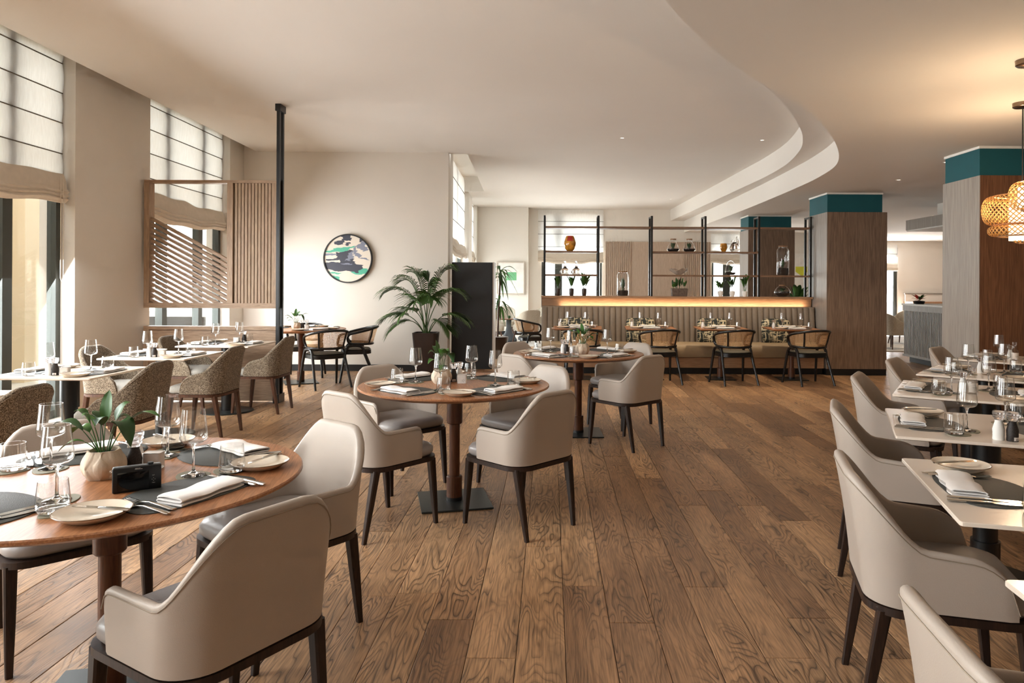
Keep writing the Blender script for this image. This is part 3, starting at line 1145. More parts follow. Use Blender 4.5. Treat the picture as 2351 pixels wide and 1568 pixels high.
def shell_mesh(arm_z=0.592, back_z=0.80, lean=0.055, rise0=0.245, rise1=0.43, tip=0.05, slope=0.0, thick=0.036, base=0.405, arm_front=0.105):
    path, L = u_path(arm_front=arm_front)
    rings, seam = [], []
    nrm = len(path)
    for idx, (x, y, nx, ny, s) in enumerate(path):
        d = min(s, L - s)
        f = smoothstep(rise0, rise1, d)
        zt = arm_z + slope * max(0, min(1, d / rise0)) + (back_z - arm_z - slope) * f
        if d < tip:
            zt -= tip - sqrt(max(0, tip * tip - (tip - d) ** 2))
        backness = max(0.0, -ny)
        th = thick * (0.75 + 0.25 * f)
        e = 1.0
        if d < 0.012:
            e = 0.55

        def pt(z, off):
            g = (z - base) / (back_z - base)
            fl = 0.018 * g * (1 - backness) + lean * backness * g * (0.55 + 0.45 * g)
            nn = off
            bx = x * (1 - 0.10 * backness * max(0, g) * 0 - 0.10 * f * max(0, g - 0.45))
            return (bx + nx * (fl + nn), y + ny * (fl + nn), z)
        ring = []
        ho = th / 2
        for k in range(7):
            ring.append(pt(base + (zt - ho - base) * k / 6, 0.0 if e == 1 else -th * 0.22))
        for k in range(1, 6):
            a = pi * k / 6
            ring.append(pt(zt - ho + ho * sin(a), -ho + ho * cos(a) * e))
        for k in range(7):
            ring.append(pt(zt - ho + (base + 0.03 - zt + ho) * k / 6, -th if e == 1 else -th * 0.78))
        rings.append(ring)
        seam.append(pt(zt - ho - 0.004, 0.0012))
    mb = MB()
    mb.loft(rings, True, True, True)
    return mb, seam


def rounded_plan(hw, y0, y1, r_f, r_b, n=6, taper=0.0):
    pts = []
    for (cx, cy, r, a0) in ((hw - r_f, y1 - r_f, r_f, 0), (-hw + r_f, y1 - r_f, r_f, pi / 2), (-hw + taper + r_b, y0 + r_b, r_b, pi), (hw - taper - r_b, y0 + r_b, r_b, 1.5 * pi)):
        for i in range(n + 1):
            a = a0 + (pi / 2) * i / n
            pts.append((cx + r * cos(a), cy + r * sin(a)))
    return pts


def scale_plan(pts, dx, dy=None):
    cx = 0
    cy = sum(p[1] for p in pts) / len(pts)
    mx = max(abs(p[0]) for p in pts)
    my = max(abs(p[1] - cy) for p in pts)
    dy = dx if dy is None else dy
    return [(p[0] * (mx - dx) / mx, cy + (p[1] - cy) * (my - dy) / my) for p in pts]


def armchair(name, cat, shell_m, seat_m, legm, **kw):
    root = empty(name)
    root['category'] = cat
    mb, seam = shell_mesh(**kw)
    shell = mb.build('shell', shell_m, root, smooth=70)
    mb = MB()
    mb.tube(seam, 0.0018, 5)
    mb.build('stitching', stitch_m, shell)
    plan = rounded_plan(0.240, -0.22, 0.246, 0.10, 0.10)
    lv = [(0.405, 0.012), (0.42, 0.0), (0.445, 0.0), (0.463, 0.012), (0.474, 0.04), (0.479, 0.10), (0.48, 0.17)]
    mb = MB()
    mb.loft([[(x, y, z) for x, y in scale_plan(plan, d)] for z, d in lv], True, True, True)
    mb.build('seat_cushion', seat_m, root, smooth=60)
    fp = rounded_plan(0.252, -0.24, 0.250, 0.10, 0.12)
    fi = scale_plan(fp, 0.03)
    mb = MB()
    mb.loft([[(x, y, 0.382) for x, y in fi], [(x, y, 0.376) for x, y in fp], [(x, y, 0.40) for x, y in fp], [(x, y, 0.406) for x, y in fi]], True, True, True)
    mb.build('seat_frame', legm, root, smooth=40)
    for (tx, ty, bx, by) in ((0.21, -0.185, 0.19, -0.245), (-0.21, -0.185, -0.19, -0.245), (0.216, 0.198, 0.222, 0.232), (-0.216, 0.198, -0.222, 0.232)):
        mb = MB()
        rings = []
        for z, w in ((0.385, 0.021), (0.2, 0.0175), (0.0, 0.0115)):
            f = 1 - z / 0.385
            x, y = tx + (bx - tx) * f, ty + (by - ty) * f
            c = w * 0.3
            rings.append([(x + a * w + b * c, y + d * w + e * c, z) for a, d, b, e in ((-1, -1, 1, 0), (1, -1, -1, 0), (1, -1, 0, 1), (1, 1, 0, -1), (1, 1, -1, 0), (-1, 1, 1, 0), (-1, 1, 0, -1), (-1, -1, 0, 1))])
        mb.loft(rings, True, True, True)
        mb.build('leg', legm, root, smooth=30)
    return root


P_GREY = Proto(armchair('leather_armchair', 'chair', leather, leather_seat, leg_wood))
P_RIGHT = Proto(armchair('leather_armchair', 'chair', leather, leather_seat, leg_wood, arm_z=0.575, slope=0.02, tip=0.13, arm_front=0.175, rise0=0.24, rise1=0.47, lean=0.06))
P_TWEED = Proto(armchair('tweed_armchair', 'chair', tweed, tweed_seat, walnut_leg, arm_z=0.545, slope=0.045, rise0=0.17, rise1=0.44, tip=0.10, lean=0.065, back_z=0.81))


def place_chair(proto, x, y, fx, fy, label, group):
    return proto.place((x, y, 0), face_rz(fx, fy), label, group)


TABLE_N, TABLE_M, TABLE_F, TABLE_C = (-1.46, 2.36), (-0.61, 4.55), (0.264, 6.63), (-3.47, 9.88)


def toward(cx, cy, t):
    return (t[0] - cx, t[1] - cy)


for (x, y, lab) in ((-0.97, 2.06, 'taupe leather armchair with its back to the viewer at the nearest round table'),
                    (-1.08, 2.85, 'pale leather armchair at the far right side of the nearest round table'),
                    (-1.76, 1.79, 'grey leather armchair cut off at the lower left corner'),
                    (-1.90, 2.82, 'leather armchair at the far left side of the nearest round table')):
    place_chair(P_GREY, x, y, *toward(x, y, TABLE_N), lab, 'leather armchairs at the round tables')
for (x, y, lab) in ((-0.17, 4.14, 'taupe leather armchair at the front right of the middle round table'),
                    (-0.98, 4.10, 'taupe leather armchair at the front left of the middle round table'),
                    (-1.05, 4.97, 'taupe leather armchair behind the middle round table on the left'),
                    (-0.18, 5.0, 'taupe leather armchair behind the middle round table on the right')):
    place_chair(P_GREY, x, y, *toward(x, y, TABLE_M), lab, 'leather armchairs at the round tables')
for (x, y, lab) in ((0.67, 6.18, 'taupe leather armchair at the front right of the rear round table'),
                    (-0.14, 6.20, 'taupe leather armchair at the front left of the rear round table'),
                    (-0.16, 7.06, 'taupe leather armchair behind the rear round table on the left'),
                    (0.70, 7.05, 'taupe leather armchair behind the rear round table on the right')):
    place_chair(P_GREY, x, y, *toward(x, y, TABLE_F), lab, 'leather armchairs at the round tables')

# right-hand row of cream tables along a curved bench
RT = [(0.956, 0.855, 6), (1.164, 2.01, 15), (1.535, 3.15, 22), (2.096, 4.35, 31), (2.76, 5.36, 39), (3.66, 6.46, 45)]
ORD = ['first', 'second', 'third', 'fourth', 'fifth', 'sixth']
R_DESC = []
for i, (x, y, th) in enumerate(RT):
    a = radians(th)
    d, w = (sin(a), cos(a)), (cos(a), -sin(a))
    R_DESC.append((x, y, d, w))
    cx, cy = x + d[0] * 0.385, y + d[1] * 0.385
    if i < 6:
        place_chair(P_RIGHT, cx + w[0] * (0.02 if i else -0.02), cy + w[1] * (0.02 if i else -0.02), w[0], w[1], 'pale leather armchair at the %s right-hand cream table counted from the viewer' % ORD[i], 'leather armchairs along the right-hand tables')

# window-side row with tweed armchairs
LT = [(-3.58, 3.98), (-3.53, 5.22), (-3.52, 6.46), (-3.48, 7.66)]
for i, (x, y) in enumerate(LT):
    place_chair(P_TWEED, x + 0.37, y + 0.03, -1, 0.02, 'brown tweed armchair on the aisle side of the %s window table from the viewer' % ORD[i], 'tweed armchairs at the window tables')
    if i in (2, 3):
        place_chair(P_TWEED, x - 0.39, y + 0.03, 1, -0.02, 'tweed armchair on the window side of the %s window table from the viewer' % ORD[i], 'tweed armchairs at the window tables')

# ------------------------------------------------------------------ cane chairs


def cane_chair():
    root = empty('cane_armchair')
    root['category'] = 'chair'
    A = radians(112)
    n = 40

    def top(f):
        a = -A + 2 * A * f
        k = (1 - cos(a)) / (1 - cos(A))
        return Vector((0.275 * sin(a), -0.265 * cos(a) - 0.02, 0.765 - 0.085 * k))

    def bot(f):
        a = -A + 2 * A * f
        return Vector((0.235 * sin(a), -0.215 * cos(a), 0.525 + 0.01 * abs(2 * f - 1)))
    loop = [top(i / n) for i in range(n + 1)]
    e0, e1 = top(1), bot(1)
    mid = (e0 + e1) / 2

    def bulge(s):
        out = []
        for i in range(1, 8):
            t = pi * i / 8
            c = Vector((s * 0.255, mid.y, mid.z)) + Vector((0, 0.05 * sin(t), 0)) + (e0 - e1) * Vector((0, 0, 1)).dot(Vector((0, 0, 1))) * 0
            p = Vector((s * (e0.x + e1.x) / 2, mid.y, mid.z)) + Vector((s * (e0.x - e1.x) / 2 * cos(t), (e0.y - e1.y) / 2 * cos(t) + 0.055 * sin(t), (e0.z - e1.z) / 2 * cos(t)))
            out.append(p)
        return out
    path = loop + bulge(1) + [bot(1 - i / n) for i in range(n + 1)] + list(reversed(bulge(-1)))
    mb = MB()
    mb.tube(path, 0.0175, 8, loop=True)
    back = mb.build('back_frame', black_wood, root, smooth=60)
    for f in (0.30, 0.70):
        mb = MB()
        mb.tube([top(f), (top(f) + bot(f)) / 2 + Vector((0, -0.006, 0)), bot(f)], 0.0135, 8)
        mb.build('back_upright', black_wood, root, smooth=60)
    # cane web with a UV map measured in metres times ten
    verts, faces, uvs = [], [], []
    m = 6
    for i in range(n + 1):
        for j in range(m + 1):
            p = bot(i / n).lerp(top(i / n), j / m)
            verts.append(tuple(p))
            uvs.append((i / n * 0.98, j / m * 0.25))
    for i in range(n):
        for j in range(m):
            faces.append((i * (m + 1) + j, (i + 1) * (m + 1) + j, (i + 1) * (m + 1) + j + 1, i * (m + 1) + j + 1))
    me = bpy.data.meshes.new('cane_web')
    me.from_pydata(verts, [], faces)
    ul = me.uv_layers.new(name='UVMap')
    for lp in me.loops:
        ul.data[lp.index].uv = uvs[lp.vertex_index]
    me.polygons.foreach_set('use_smooth', [True] * len(me.polygons))
    me.materials.append(cane)
    link('cane_web', me, root)
    for s in (-1, 1):
        pts = [(s * 0.262, 0.235, 0.0), (s * 0.232, 0.165, 0.40), (s * 0.228, 0.15, 0.46), (s * 0.226, 0.12, 0.50), (s * 0.225, 0.07, 0.512), (s * 0.224, 0.0, 0.512), (s * 0.223, -0.05, 0.50), (s * 0.222, -0.08, 0.46), (s * 0.222, -0.095, 0.40)]
        pts += [(s * 0.25, -0.25, 0.0)]
        mb = MB()
        mb.tube(pts[:5], [0.015, 0.02, 0.02, 0.02, 0.02], 8)
        mb.build('leg', black_wood, root, smooth=60)
        mb = MB()
        mb.tube(pts[4:], [0.02, 0.02, 0.02, 0.02, 0.02, 0.015], 8)
        mb.build('leg', black_wood, root, smooth=60)
    plan = rounded_plan(0.225, -0.19, 0.225, 0.09, 0.12)
    mb = MB()
    mb.loft([[(x, y, 0.385) for x, y in scale_plan(plan, 0.02)], [(x, y, 0.39) for x, y in plan], [(x, y, 0.44) for x, y in plan], [(x, y, 0.445) for x, y in scale_plan(plan, 0.02)]], True, True, True)
    mb.build('seat_frame', black_wood, root, smooth=40)
    mb = MB()
    mb.loft([[(x, y, z) for x, y in scale_plan(plan, d)] for z, d in ((0.444, 0.02), (0.452, 0.012), (0.462, 0.03), (0.468, 0.08), (0.469, 0.15))], True, True, True)
    mb.build('seat_pad', seat_pad, root, smooth=60)
    return root


P_CANE = Proto(cane_chair())
BT = [(0.40, 10.5), (1.47, 10.5), (2.52, 10.5), (3.57, 10.5)]
for i, (x, y) in enumerate(BT):
    place_chair(P_CANE, x + 0.06, 9.98, -0.22 if i else 0.0, 1, 'black cane-back armchair at the %s banquette table from the left' % ORD[i], 'cane-back armchairs')
for (x, y, fx, fy, lab) in ((-2.99, 9.46, -0.45, 0.5, 'black cane-back armchair nearest the viewer at the corner round table'),
                            (-2.76, 10.16, -0.9, -0.25, 'black cane-back armchair beside the wall right of the corner round table'),
                            (-4.12, 9.85, 1, 0.1, 'cane-back armchair glimpsed left of the corner round table past the post'),
                            (-3.62, 10.52, 0.2, -1, 'cane-back armchair behind the potted plant at the corner round table')):
    place_chair(P_CANE, x, y, fx, fy, lab, 'cane-back armchairs')
place_chair(P_CANE, -0.36, 12.6, 1, 0.3, 'cane-back armchair half hidden at the left end of the banquette', 'cane-back armchairs')

# ------------------------------------------------------------------ tables
TZ, TZC = 0.75, 0.73


def round_table(loc, rz, label, R=0.605):
    t = empty('round_table', (loc[0], loc[1], 0), rz)
    tag(t, label, 'table', 'round walnut tables')
    mb = MB()
    mb.lathe([(0.0001, TZ), (R - 0.004, TZ), (R, TZ - 0.004), (R, TZ - 0.012), (R - 0.05, TZ - 0.032), (0.0001, TZ - 0.032)], 72)
    mb.build('tabletop', table_wood, t, smooth=30)
    pedestal(t)
    return t


def pedestal(t, plate=0.22):
    mb = MB()
    mb.lathe([(0.0001, 0.718), (0.05, 0.718), (0.05, 0.505), (0.044, 0.498), (0.0001, 0.498)], 28)
    mb.build('upper_sleeve', pole_wood, t, smooth=30)
    mb = MB()
    mb.lathe([(0.034, 0.5), (0.034, 0.16)], 28)
    mb.build('pole', pole_wood, t, smooth=60)
    mb = MB()
    mb.lathe([(0.0001, 0.168), (0.044, 0.166), (0.05, 0.158), (0.05, 0.03), (0.0001, 0.03)], 28)
    mb.build('lower_sleeve', pole_wood, t, smooth=30)
    mb = MB()
    mb.lathe([(0.052, 0.034), (0.052, 0.011)], 24)
    mb.build('base_collar', black_m, t, smooth=60)
    MB().box(-plate, plate, -plate, plate, 0.002, 0.012).build('base_plate', plate_m, t, bevel=0.002, bseg=1)


round_table(TABLE_N, radians(12), 'large round walnut table nearest the viewer with a small camera on it')
round_table(TABLE_M, radians(13.9), 'round walnut table in the middle of the floor on a square plate')
round_table(TABLE_F, radians(2), 'rear round walnut table in front of the banquette')
round_table(TABLE_C, radians(25), 'round walnut table in the corner before the round picture')


def rect_table(name, loc, rz, hx, hy, topm, label, group, wood_ped=False):
    TZ = 0.75 if wood_ped else TZC
    t = empty(name, (loc[0], loc[1], 0), rz)
    tag(t, label, 'table', group)
    mb = MB()
    pl = rounded_plan(hx, -hy, hy, 0.012, 0.012, 3)
    th = 0.02 if not wood_ped else 0.028
    mb.loft([[(x, y, TZ - th) for x, y in scale_plan(pl, 0.03)], [(x, y, TZ - 0.012) for x, y in pl], [(x, y, TZ - 0.002) for x, y in pl], [(x, y, TZ) for x, y in scale_plan(pl, 0.002)]], True, True, True)
    mb.build('tabletop', topm, t, smooth=20)
    if wood_ped:
        pedestal(t, 0.2)
        return t
    mb = MB()
    mb.lathe([(0.0001, TZ - th), (0.062, TZ - th), (0.062, 0.47), (0.0001, 0.47)], 28)
    mb.build('upper_sleeve', black_m, t, smooth=30)
    mb = MB()
    mb.lathe([(0.052, 0.47), (0.052, 0.2)], 28)
    mb.build('pole', black_m, t, smooth=60)
    mb = MB()
    mb.lathe([(0.0001, 0.205), (0.062, 0.2), (0.062, 0.012), (0.0001, 0.012)], 28)
    mb.build('lower_sleeve', black_m, t, smooth=30)
    mb = MB()
    mb.lathe([(0.0001, 0.001), (0.265, 0.001), (0.265, 0.008), (0.255, 0.014), (0.0001, 0.014)], 48)
    mb.build('base_disc', plate_m, t, smooth=30)
    return t


for i, (x, y) in enumerate(LT):
    rect_table('cream_table', (x, y), radians(-1), 0.385, 0.355, cream_top, '%s cream square table along the windows, counted from the viewer' % ORD[i], 'cream tables along the windows')
RW = 0.82
R_CENT = []
for i, (x, y, d, w) in enumerate(R_DESC):
    cx, cy = x + d[0] * 0.385 + w[0] * RW / 2, y + d[1] * 0.385 + w[1] * RW / 2
    R_CENT.append((cx, cy))
    rect_table('cream_table', (cx, cy), face_rz(d[0], d[1]), RW / 2, 0.385, cream_top, '%s cream table of the right-hand row, counted from the viewer' % ORD[i], 'cream tables of the right-hand row')
for i, (x, y) in enumerate(BT):
    rect_table('banquette_table', (x, y), radians(-4), 0.36, 0.34, table_wood, '%s small walnut table along the banquette from the left' % ORD[i], 'walnut tables along the banquette', wood_ped=True)

# curved bench behind the right-hand tables
cur = empty('curved_bench', (0, 0, 0))
tag(cur, 'curved oak-fronted bench running behind the right-hand cream tables', 'bench')
bp = [(x + w[0] * 0.86 + d[0] * 0.385, y + w[1] * 0.86 + d[1] * 0.385, w) for (x, y, d, w) in R_DESC]
bcur = catmull([(p[0], p[1]) for p in bp], 5)
nor = catmull([(p[2][0], p[2][1]) for p in bp], 5)
for nm, m_, prof in (('bench_front', ban_wood, [(0.12, 0.0), (0.12, 0.36), (0.5, 0.36), (0.5, 0.0)]),
                     ('bench_seat', banq_seat, [(0.06, 0.36), (0.04, 0.42), (0.08, 0.47), (0.5, 0.47), (0.5, 0.36)]),
                     ('bench_back', banq, [(0.42, 0.47), (0.50, 0.92), (0.58, 0.92), (0.58, 0.0), (0.5, 0.0), (0.5, 0.47)])):
    mb = MB()
    mb.loft([[(c[0] + n[0] * o, c[1] + n[1] * o, z) for o, z in prof] for c, n in zip(bcur, nor)], True, True, True)
    mb.build(nm, m_, cur, smooth=40)

# ------------------------------------------------------------------ tableware prototypes


def proto_mesh(name, mb, mat, cat, smooth=40, **kw):
    o = mb.build(name, mat, None, smooth, **kw)
    o['category'] = cat
    return o


def superegg(hw, hd, n=40, skew=0.18, p=2.5):
    out = []
    for i in range(n):
        a = 2 * pi * i / n
        c, s = cos(a), sin(a)
        x = hw * math.copysign(abs(c) ** (2 / p), c)
        y = hd * math.copysign(abs(s) ** (2 / p), s)
        out.append((x * (1 - skew * (y / hd) * 0.5), y + 0.02 * (1 - (x / hw) ** 2)))
    return out


def flat_thing(name, plan, th, mat, cat):
    mb = MB()
    mb.loft([[(x, y, 0) for x, y in plan], [(x, y, th - 0.0008) for x, y in plan], [(x * 0.992, y * 0.992, th) for x, y in plan]], True, True, True)
    return proto_mesh(name, mb, mat, cat)


P_MAT = Proto(flat_thing('placemat', superegg(0.205, 0.135), 0.003, mat_m, 'placemat'))
P_COAST = Proto(flat_thing('coaster', superegg(0.053, 0.05, 28, 0.1, 2.1), 0.003, coaster_m, 'coaster'))


def napkin():
    path = [(-0.050, 0.003), (-0.02, 0.0025), (0.02, 0.0025), (0.047, 0.003), (0.053, 0.007), (0.047, 0.011), (0.02, 0.0105), (-0.02, 0.0105), (-0.044, 0.0115), (-0.05, 0.0155), (-0.044, 0.0195), (-0.02, 0.0205), (0.02, 0.0215), (0.045, 0.0185), (0.050, 0.014)]
    t = 0.0021
    off_a, off_b = [], []
    for i, (y, z) in enumerate(path):
        a, b = path[max(i - 1, 0)], path[min(i + 1, len(path) - 1)]
        dy, dz = b[0] - a[0], b[1] - a[1]
        l = sqrt(dy * dy + dz * dz)
        off_a.append((y - dz / l * t, z + dy / l * t))
        off_b.append((y + dz / l * t, z - dy / l * t))
    sec = off_a + list(reversed(off_b))
    rings = []
    for i in range(11):
        u = -0.12 + 0.24 * i / 10
        w = 0.004 * sin(i * 1.3)
        lift = 1 + 0.10 * sin(i * 0.9 + 1)
        rings.append([(u + 0.05 * (y if i in (0, 10) else 0), y * (1 + 0.02 * sin(i)) + w, max(0.0003, z * lift)) for y, z in sec])
    mb = MB()
    mb.loft(rings, True, True, True)
    return proto_mesh('napkin', mb, linen, 'napkin', 50)


P_NAP = Proto(napkin())


def cutlery_strip(mb, stations):
    """stations: (y, half width, z, half thickness)"""
    rings = []
    for y, w, z, t in stations:
        rings.append([(w * c, y, z + t * s) for c, s in ((1, 0), (0.7, 0.8), (0, 1), (-0.7, 0.8), (-1, 0), (-0.7, -0.8), (0, -1), (0.7, -0.8))])
    mb.loft(rings, True, True, True)


def fork():
    mb = MB()
    cutlery_strip(mb, [(-0.10, 0.008, 0.004, 0.0018), (-0.09, 0.010, 0.004, 0.002), (-0.05, 0.007, 0.008, 0.0022), (0.0, 0.004, 0.012, 0.002), (0.025, 0.004, 0.010, 0.0018), (0.04, 0.011, 0.006, 0.0014), (0.052, 0.013, 0.004, 0.0012)])
    for k in range(4):
        x = -0.0105 + 0.007 * k
        mb.hexa([(x - 0.002, 0.05, 0.003), (x + 0.002, 0.05, 0.003), (x + 0.0012, 0.1, 0.008), (x - 0.0012, 0.1, 0.008), (x - 0.002, 0.05, 0.0055), (x + 0.002, 0.05, 0.0055), (x + 0.0012, 0.1, 0.0095), (x - 0.0012, 0.1, 0.0095)])
    return proto_mesh('fork', mb, steel, 'fork', 50)


def knife(name, L, cat='knife'):
    mb = MB()
    s = L / 0.23
    cutlery_strip(mb, [(-0.115 * s, 0.006, 0.004, 0.003), (-0.105 * s, 0.0085, 0.0045, 0.004), (-0.05 * s, 0.008, 0.005, 0.004), (0.0, 0.006, 0.005, 0.0035), (0.008 * s, 0.006, 0.005, 0.0025)])
    rings = []
    for y, w0, w1 in ((0.006, -0.006, 0.006), (0.03, -0.007, 0.012), (0.07, -0.007, 0.012), (0.10, -0.006, 0.008), (0.115, -0.004, -0.002)):
        rings.append([(w0, y * s, 0.0035), (w1, y * s, 0.0038), (w1, y * s, 0.0046), (w0, y * s, 0.0062)])
    mb.loft(rings, True, True, True)
    return proto_mesh(name, mb, steel, cat, 30)


P_FORK, P_KNIFE, P_BUTTER = Proto(fork()), Proto(knife('dinner_knife', 0.235)), Proto(knife('butter_knife', 0.175))


def bread_plate():
    mb = MB()
    mb.lathe([(0.0001, 0.003), (0.055, 0.003), (0.06, 0.0), (0.066, 0.002), (0.092, 0.018), (0.0955, 0.0215), (0.094, 0.0235), (0.088, 0.0205), (0.066, 0.009), (0.0001, 0.0075)], 44)
    o = proto_mesh('bread_plate', mb, china, 'plate', 40)
    mb = MB()
    mb.tube([(0.0953 * cos(2 * pi * i / 44), 0.0953 * sin(2 * pi * i / 44), 0.0225) for i in range(44)], 0.0013, 5, loop=True)
    mb.build('rim', china_rim, o, smooth=60)
    return o


P_PLATE = Proto(bread_plate())


def wine_glass():
    mb = MB()
    mb.lathe([(0.0001, 0.106), (0.012, 0.1065), (0.030, 0.111), (0.040, 0.118), (0.0435, 0.127), (0.043, 0.14), (0.0395, 0.175), (0.0355, 0.212), (0.0345, 0.222), (0.0340, 0.222), (0.035, 0.212), (0.0390, 0.175), (0.0425, 0.14), (0.043, 0.128), (0.0395, 0.119), (0.030, 0.1125), (0.012, 0.1085), (0.0001, 0.1082)], 32)
    o = proto_mesh('wine_glass', mb, glass_t, 'wine glass', 60)
    mb = MB()
    mb.lathe([(0.0001, 0.0), (0.037, 0.0), (0.0375, 0.001), (0.036, 0.0025), (0.02, 0.006), (0.009, 0.011), (0.0048, 0.02), (0.0038, 0.05), (0.0040, 0.085), (0.0065, 0.099), (0.011, 0.1058), (0.0001, 0.1058)], 28)
    mb.build('stem', glass_s, o, smooth=60)
    return o


def tumbler():
    mb = MB()
    mb.lathe([(0.040, 0.010), (0.0425, 0.018), (0.0425, 0.03), (0.0385, 0.07), (0.0365, 0.09), (0.0358, 0.09), (0.0378, 0.07), (0.0418, 0.03), (0.0415, 0.018), (0.036, 0.0115), (0.0001, 0.0115)], 32)
    o = proto_mesh('tumbler', mb, glass_t, 'tumbler', 60)
    mb = MB()
    mb.lathe([(0.0001, 0.0), (0.034, 0.0), (0.039, 0.004), (0.041, 0.0105), (0.036, 0.0108), (0.0001, 0.0085)], 28)
    mb.build('thick_base', glass_s, o, smooth=60)
    return o


P_WINE, P_TUMB = Proto(wine_glass()), Proto(tumbler())


def grinder(name, fill, label_strip):
    mb = MB()
    mb.lathe([(0.0001, 0.0), (0.0225, 0.0), (0.0235, 0.003), (0.0225, 0.02), (0.0235, 0.024), (0.0225, 0.028), (0.024, 0.045), (0.018, 0.068), (0.0145, 0.08), (0.016, 0.086), (0.0001, 0.086)], 24)
    o = proto_mesh(name, mb, fill, 'grinder', 40)
    mb = MB()
    mb.lathe([(0.0001, 0.0862), (0.016, 0.0862), (0.0165, 0.092), (0.023, 0.098), (0.024, 0.104), (0.022, 0.107), (0.0245, 0.11), (0.0245, 0.121), (0.021, 0.124), (0.0001, 0.124)], 24)
    mb.build('cap', grinder_cap, o, smooth=40)
    if label_strip:
        lb = MB()
        rings = [[(0.0240 * cos(a), 0.0240 * sin(a), z) for a in [-2.2 + 1.0 * i / 8 for i in range(9)]] for z in (0.004, 0.019)]
        lb.loft(rings, closed=False)
        l_o = lb.build('label', bottle_label, o, smooth=60)
        bar = MB()
        for k, wd in enumerate((0.02, 0.05, 0.03, 0.06, 0.02, 0.05)):
            a0 = -1.95 + 0.085 * k
            bar.poly([(0.0243 * cos(a0), 0.0243 * sin(a0), 0.006), (0.0243 * cos(a0 + wd), 0.0243 * sin(a0 + wd), 0.006), (0.0243 * cos(a0 + wd), 0.0243 * sin(a0 + wd), 0.013), (0.0243 * cos(a0), 0.0243 * sin(a0), 0.013)])
        bar.build('barcode', ink, l_o)
    return o


P_PEP, P_SALT = Proto(grinder('pepper_grinder', pepper, True)), Proto(grinder('salt_grinder', salt, False))


def tin():
    mb = MB()
    pl = rounded_plan(0.03, -0.022, 0.022, 0.008, 0.008, 3)
    mb.loft([[(x, y, z) for x, y in pl] for z in (0.0, 0.056)], True, True, True)
    o = proto_mesh('sugar_tin', mb, bottle_label, 'tin', 40)
    mb = MB()
    mb.tube([(x, y, 0.056) for x, y in pl], 0.0012, 5, loop=True)
    mb.build('rim', steel, o, smooth=60)
    mb = MB()
    for k in range(5):
        a = k * 1.2
        mb.poly([(0.008 + 0.002 * cos(a), -0.0223, 0.018 + 0.002 * sin(a)), (0.008 + 0.009 * cos(a - 0.15), -0.0223, 0.018 + 0.009 * sin(a - 0.15)), (0.008 + 0.009 * cos(a + 0.15), -0.0223, 0.018 + 0.009 * sin(a + 0.15))])
    mb.build('leaf_mark', ink, o)
    return o


def cruet():
    mb = MB()
    mb.lathe([(0.0001, 0.0), (0.031, 0.0), (0.032, 0.004), (0.032, 0.075), (0.028, 0.085), (0.016, 0.098), (0.014, 0.125), (0.016, 0.14), (0.0001, 0.14)], 28)
    o = proto_mesh('oil_bottle', mb, glass_t, 'bottle', 40)
    mb = MB()
    rings = [[(0.0324 * cos(a), 0.0324 * sin(a), z) for a in [-2.7 + 2.4 * i / 12 for i in range(13)]] for z in (0.012, 0.068)]
    mb.loft(rings, closed=False)
    lo = mb.build('label', bottle_label, o, smooth=60)
    mb = MB()
    for k, (z, a0, a1) in enumerate(((0.056, -1.95, -1.5), (0.042, -2.0, -1.1), (0.036, -1.9, -1.2), (0.030, -1.95, -1.15), (0.022, -1.75, -1.35))):
        n = 7
        for i in range(n):
            b0 = a0 + (a1 - a0) * i / n
            b1 = b0 + (a1 - a0) / n * random.uniform(0.5, 0.85)
            mb.poly([(0.0327 * cos(b0), 0.0327 * sin(b0), z), (0.0327 * cos(b1), 0.0327 * sin(b1), z), (0.0327 * cos(b1), 0.0327 * sin(b1), z + 0.002), (0.0327 * cos(b0), 0.0327 * sin(b0), z + 0.002)])
    mb.build('small_print', ink, lo)
    mb = MB()
    mb.lathe([(0.0001, 0.14), (0.018, 0.14), (0.018, 0.162), (0.0001, 0.162)], 20)
    mb.build('cap', grinder_cap, o, smooth=40)
    return o


P_TIN, P_CRUET = Proto(tin()), Proto(cruet())

GRP = {'placemat': 'slate placemats', 'napkin': 'folded white napkins', 'fork': 'dinner forks', 'knife': 'dinner knives', 'plate': 'bread plates', 'butter': 'butter knives', 'wine': 'wine glasses', 'tumbler': 'tumblers', 'coaster': 'sage coasters'}


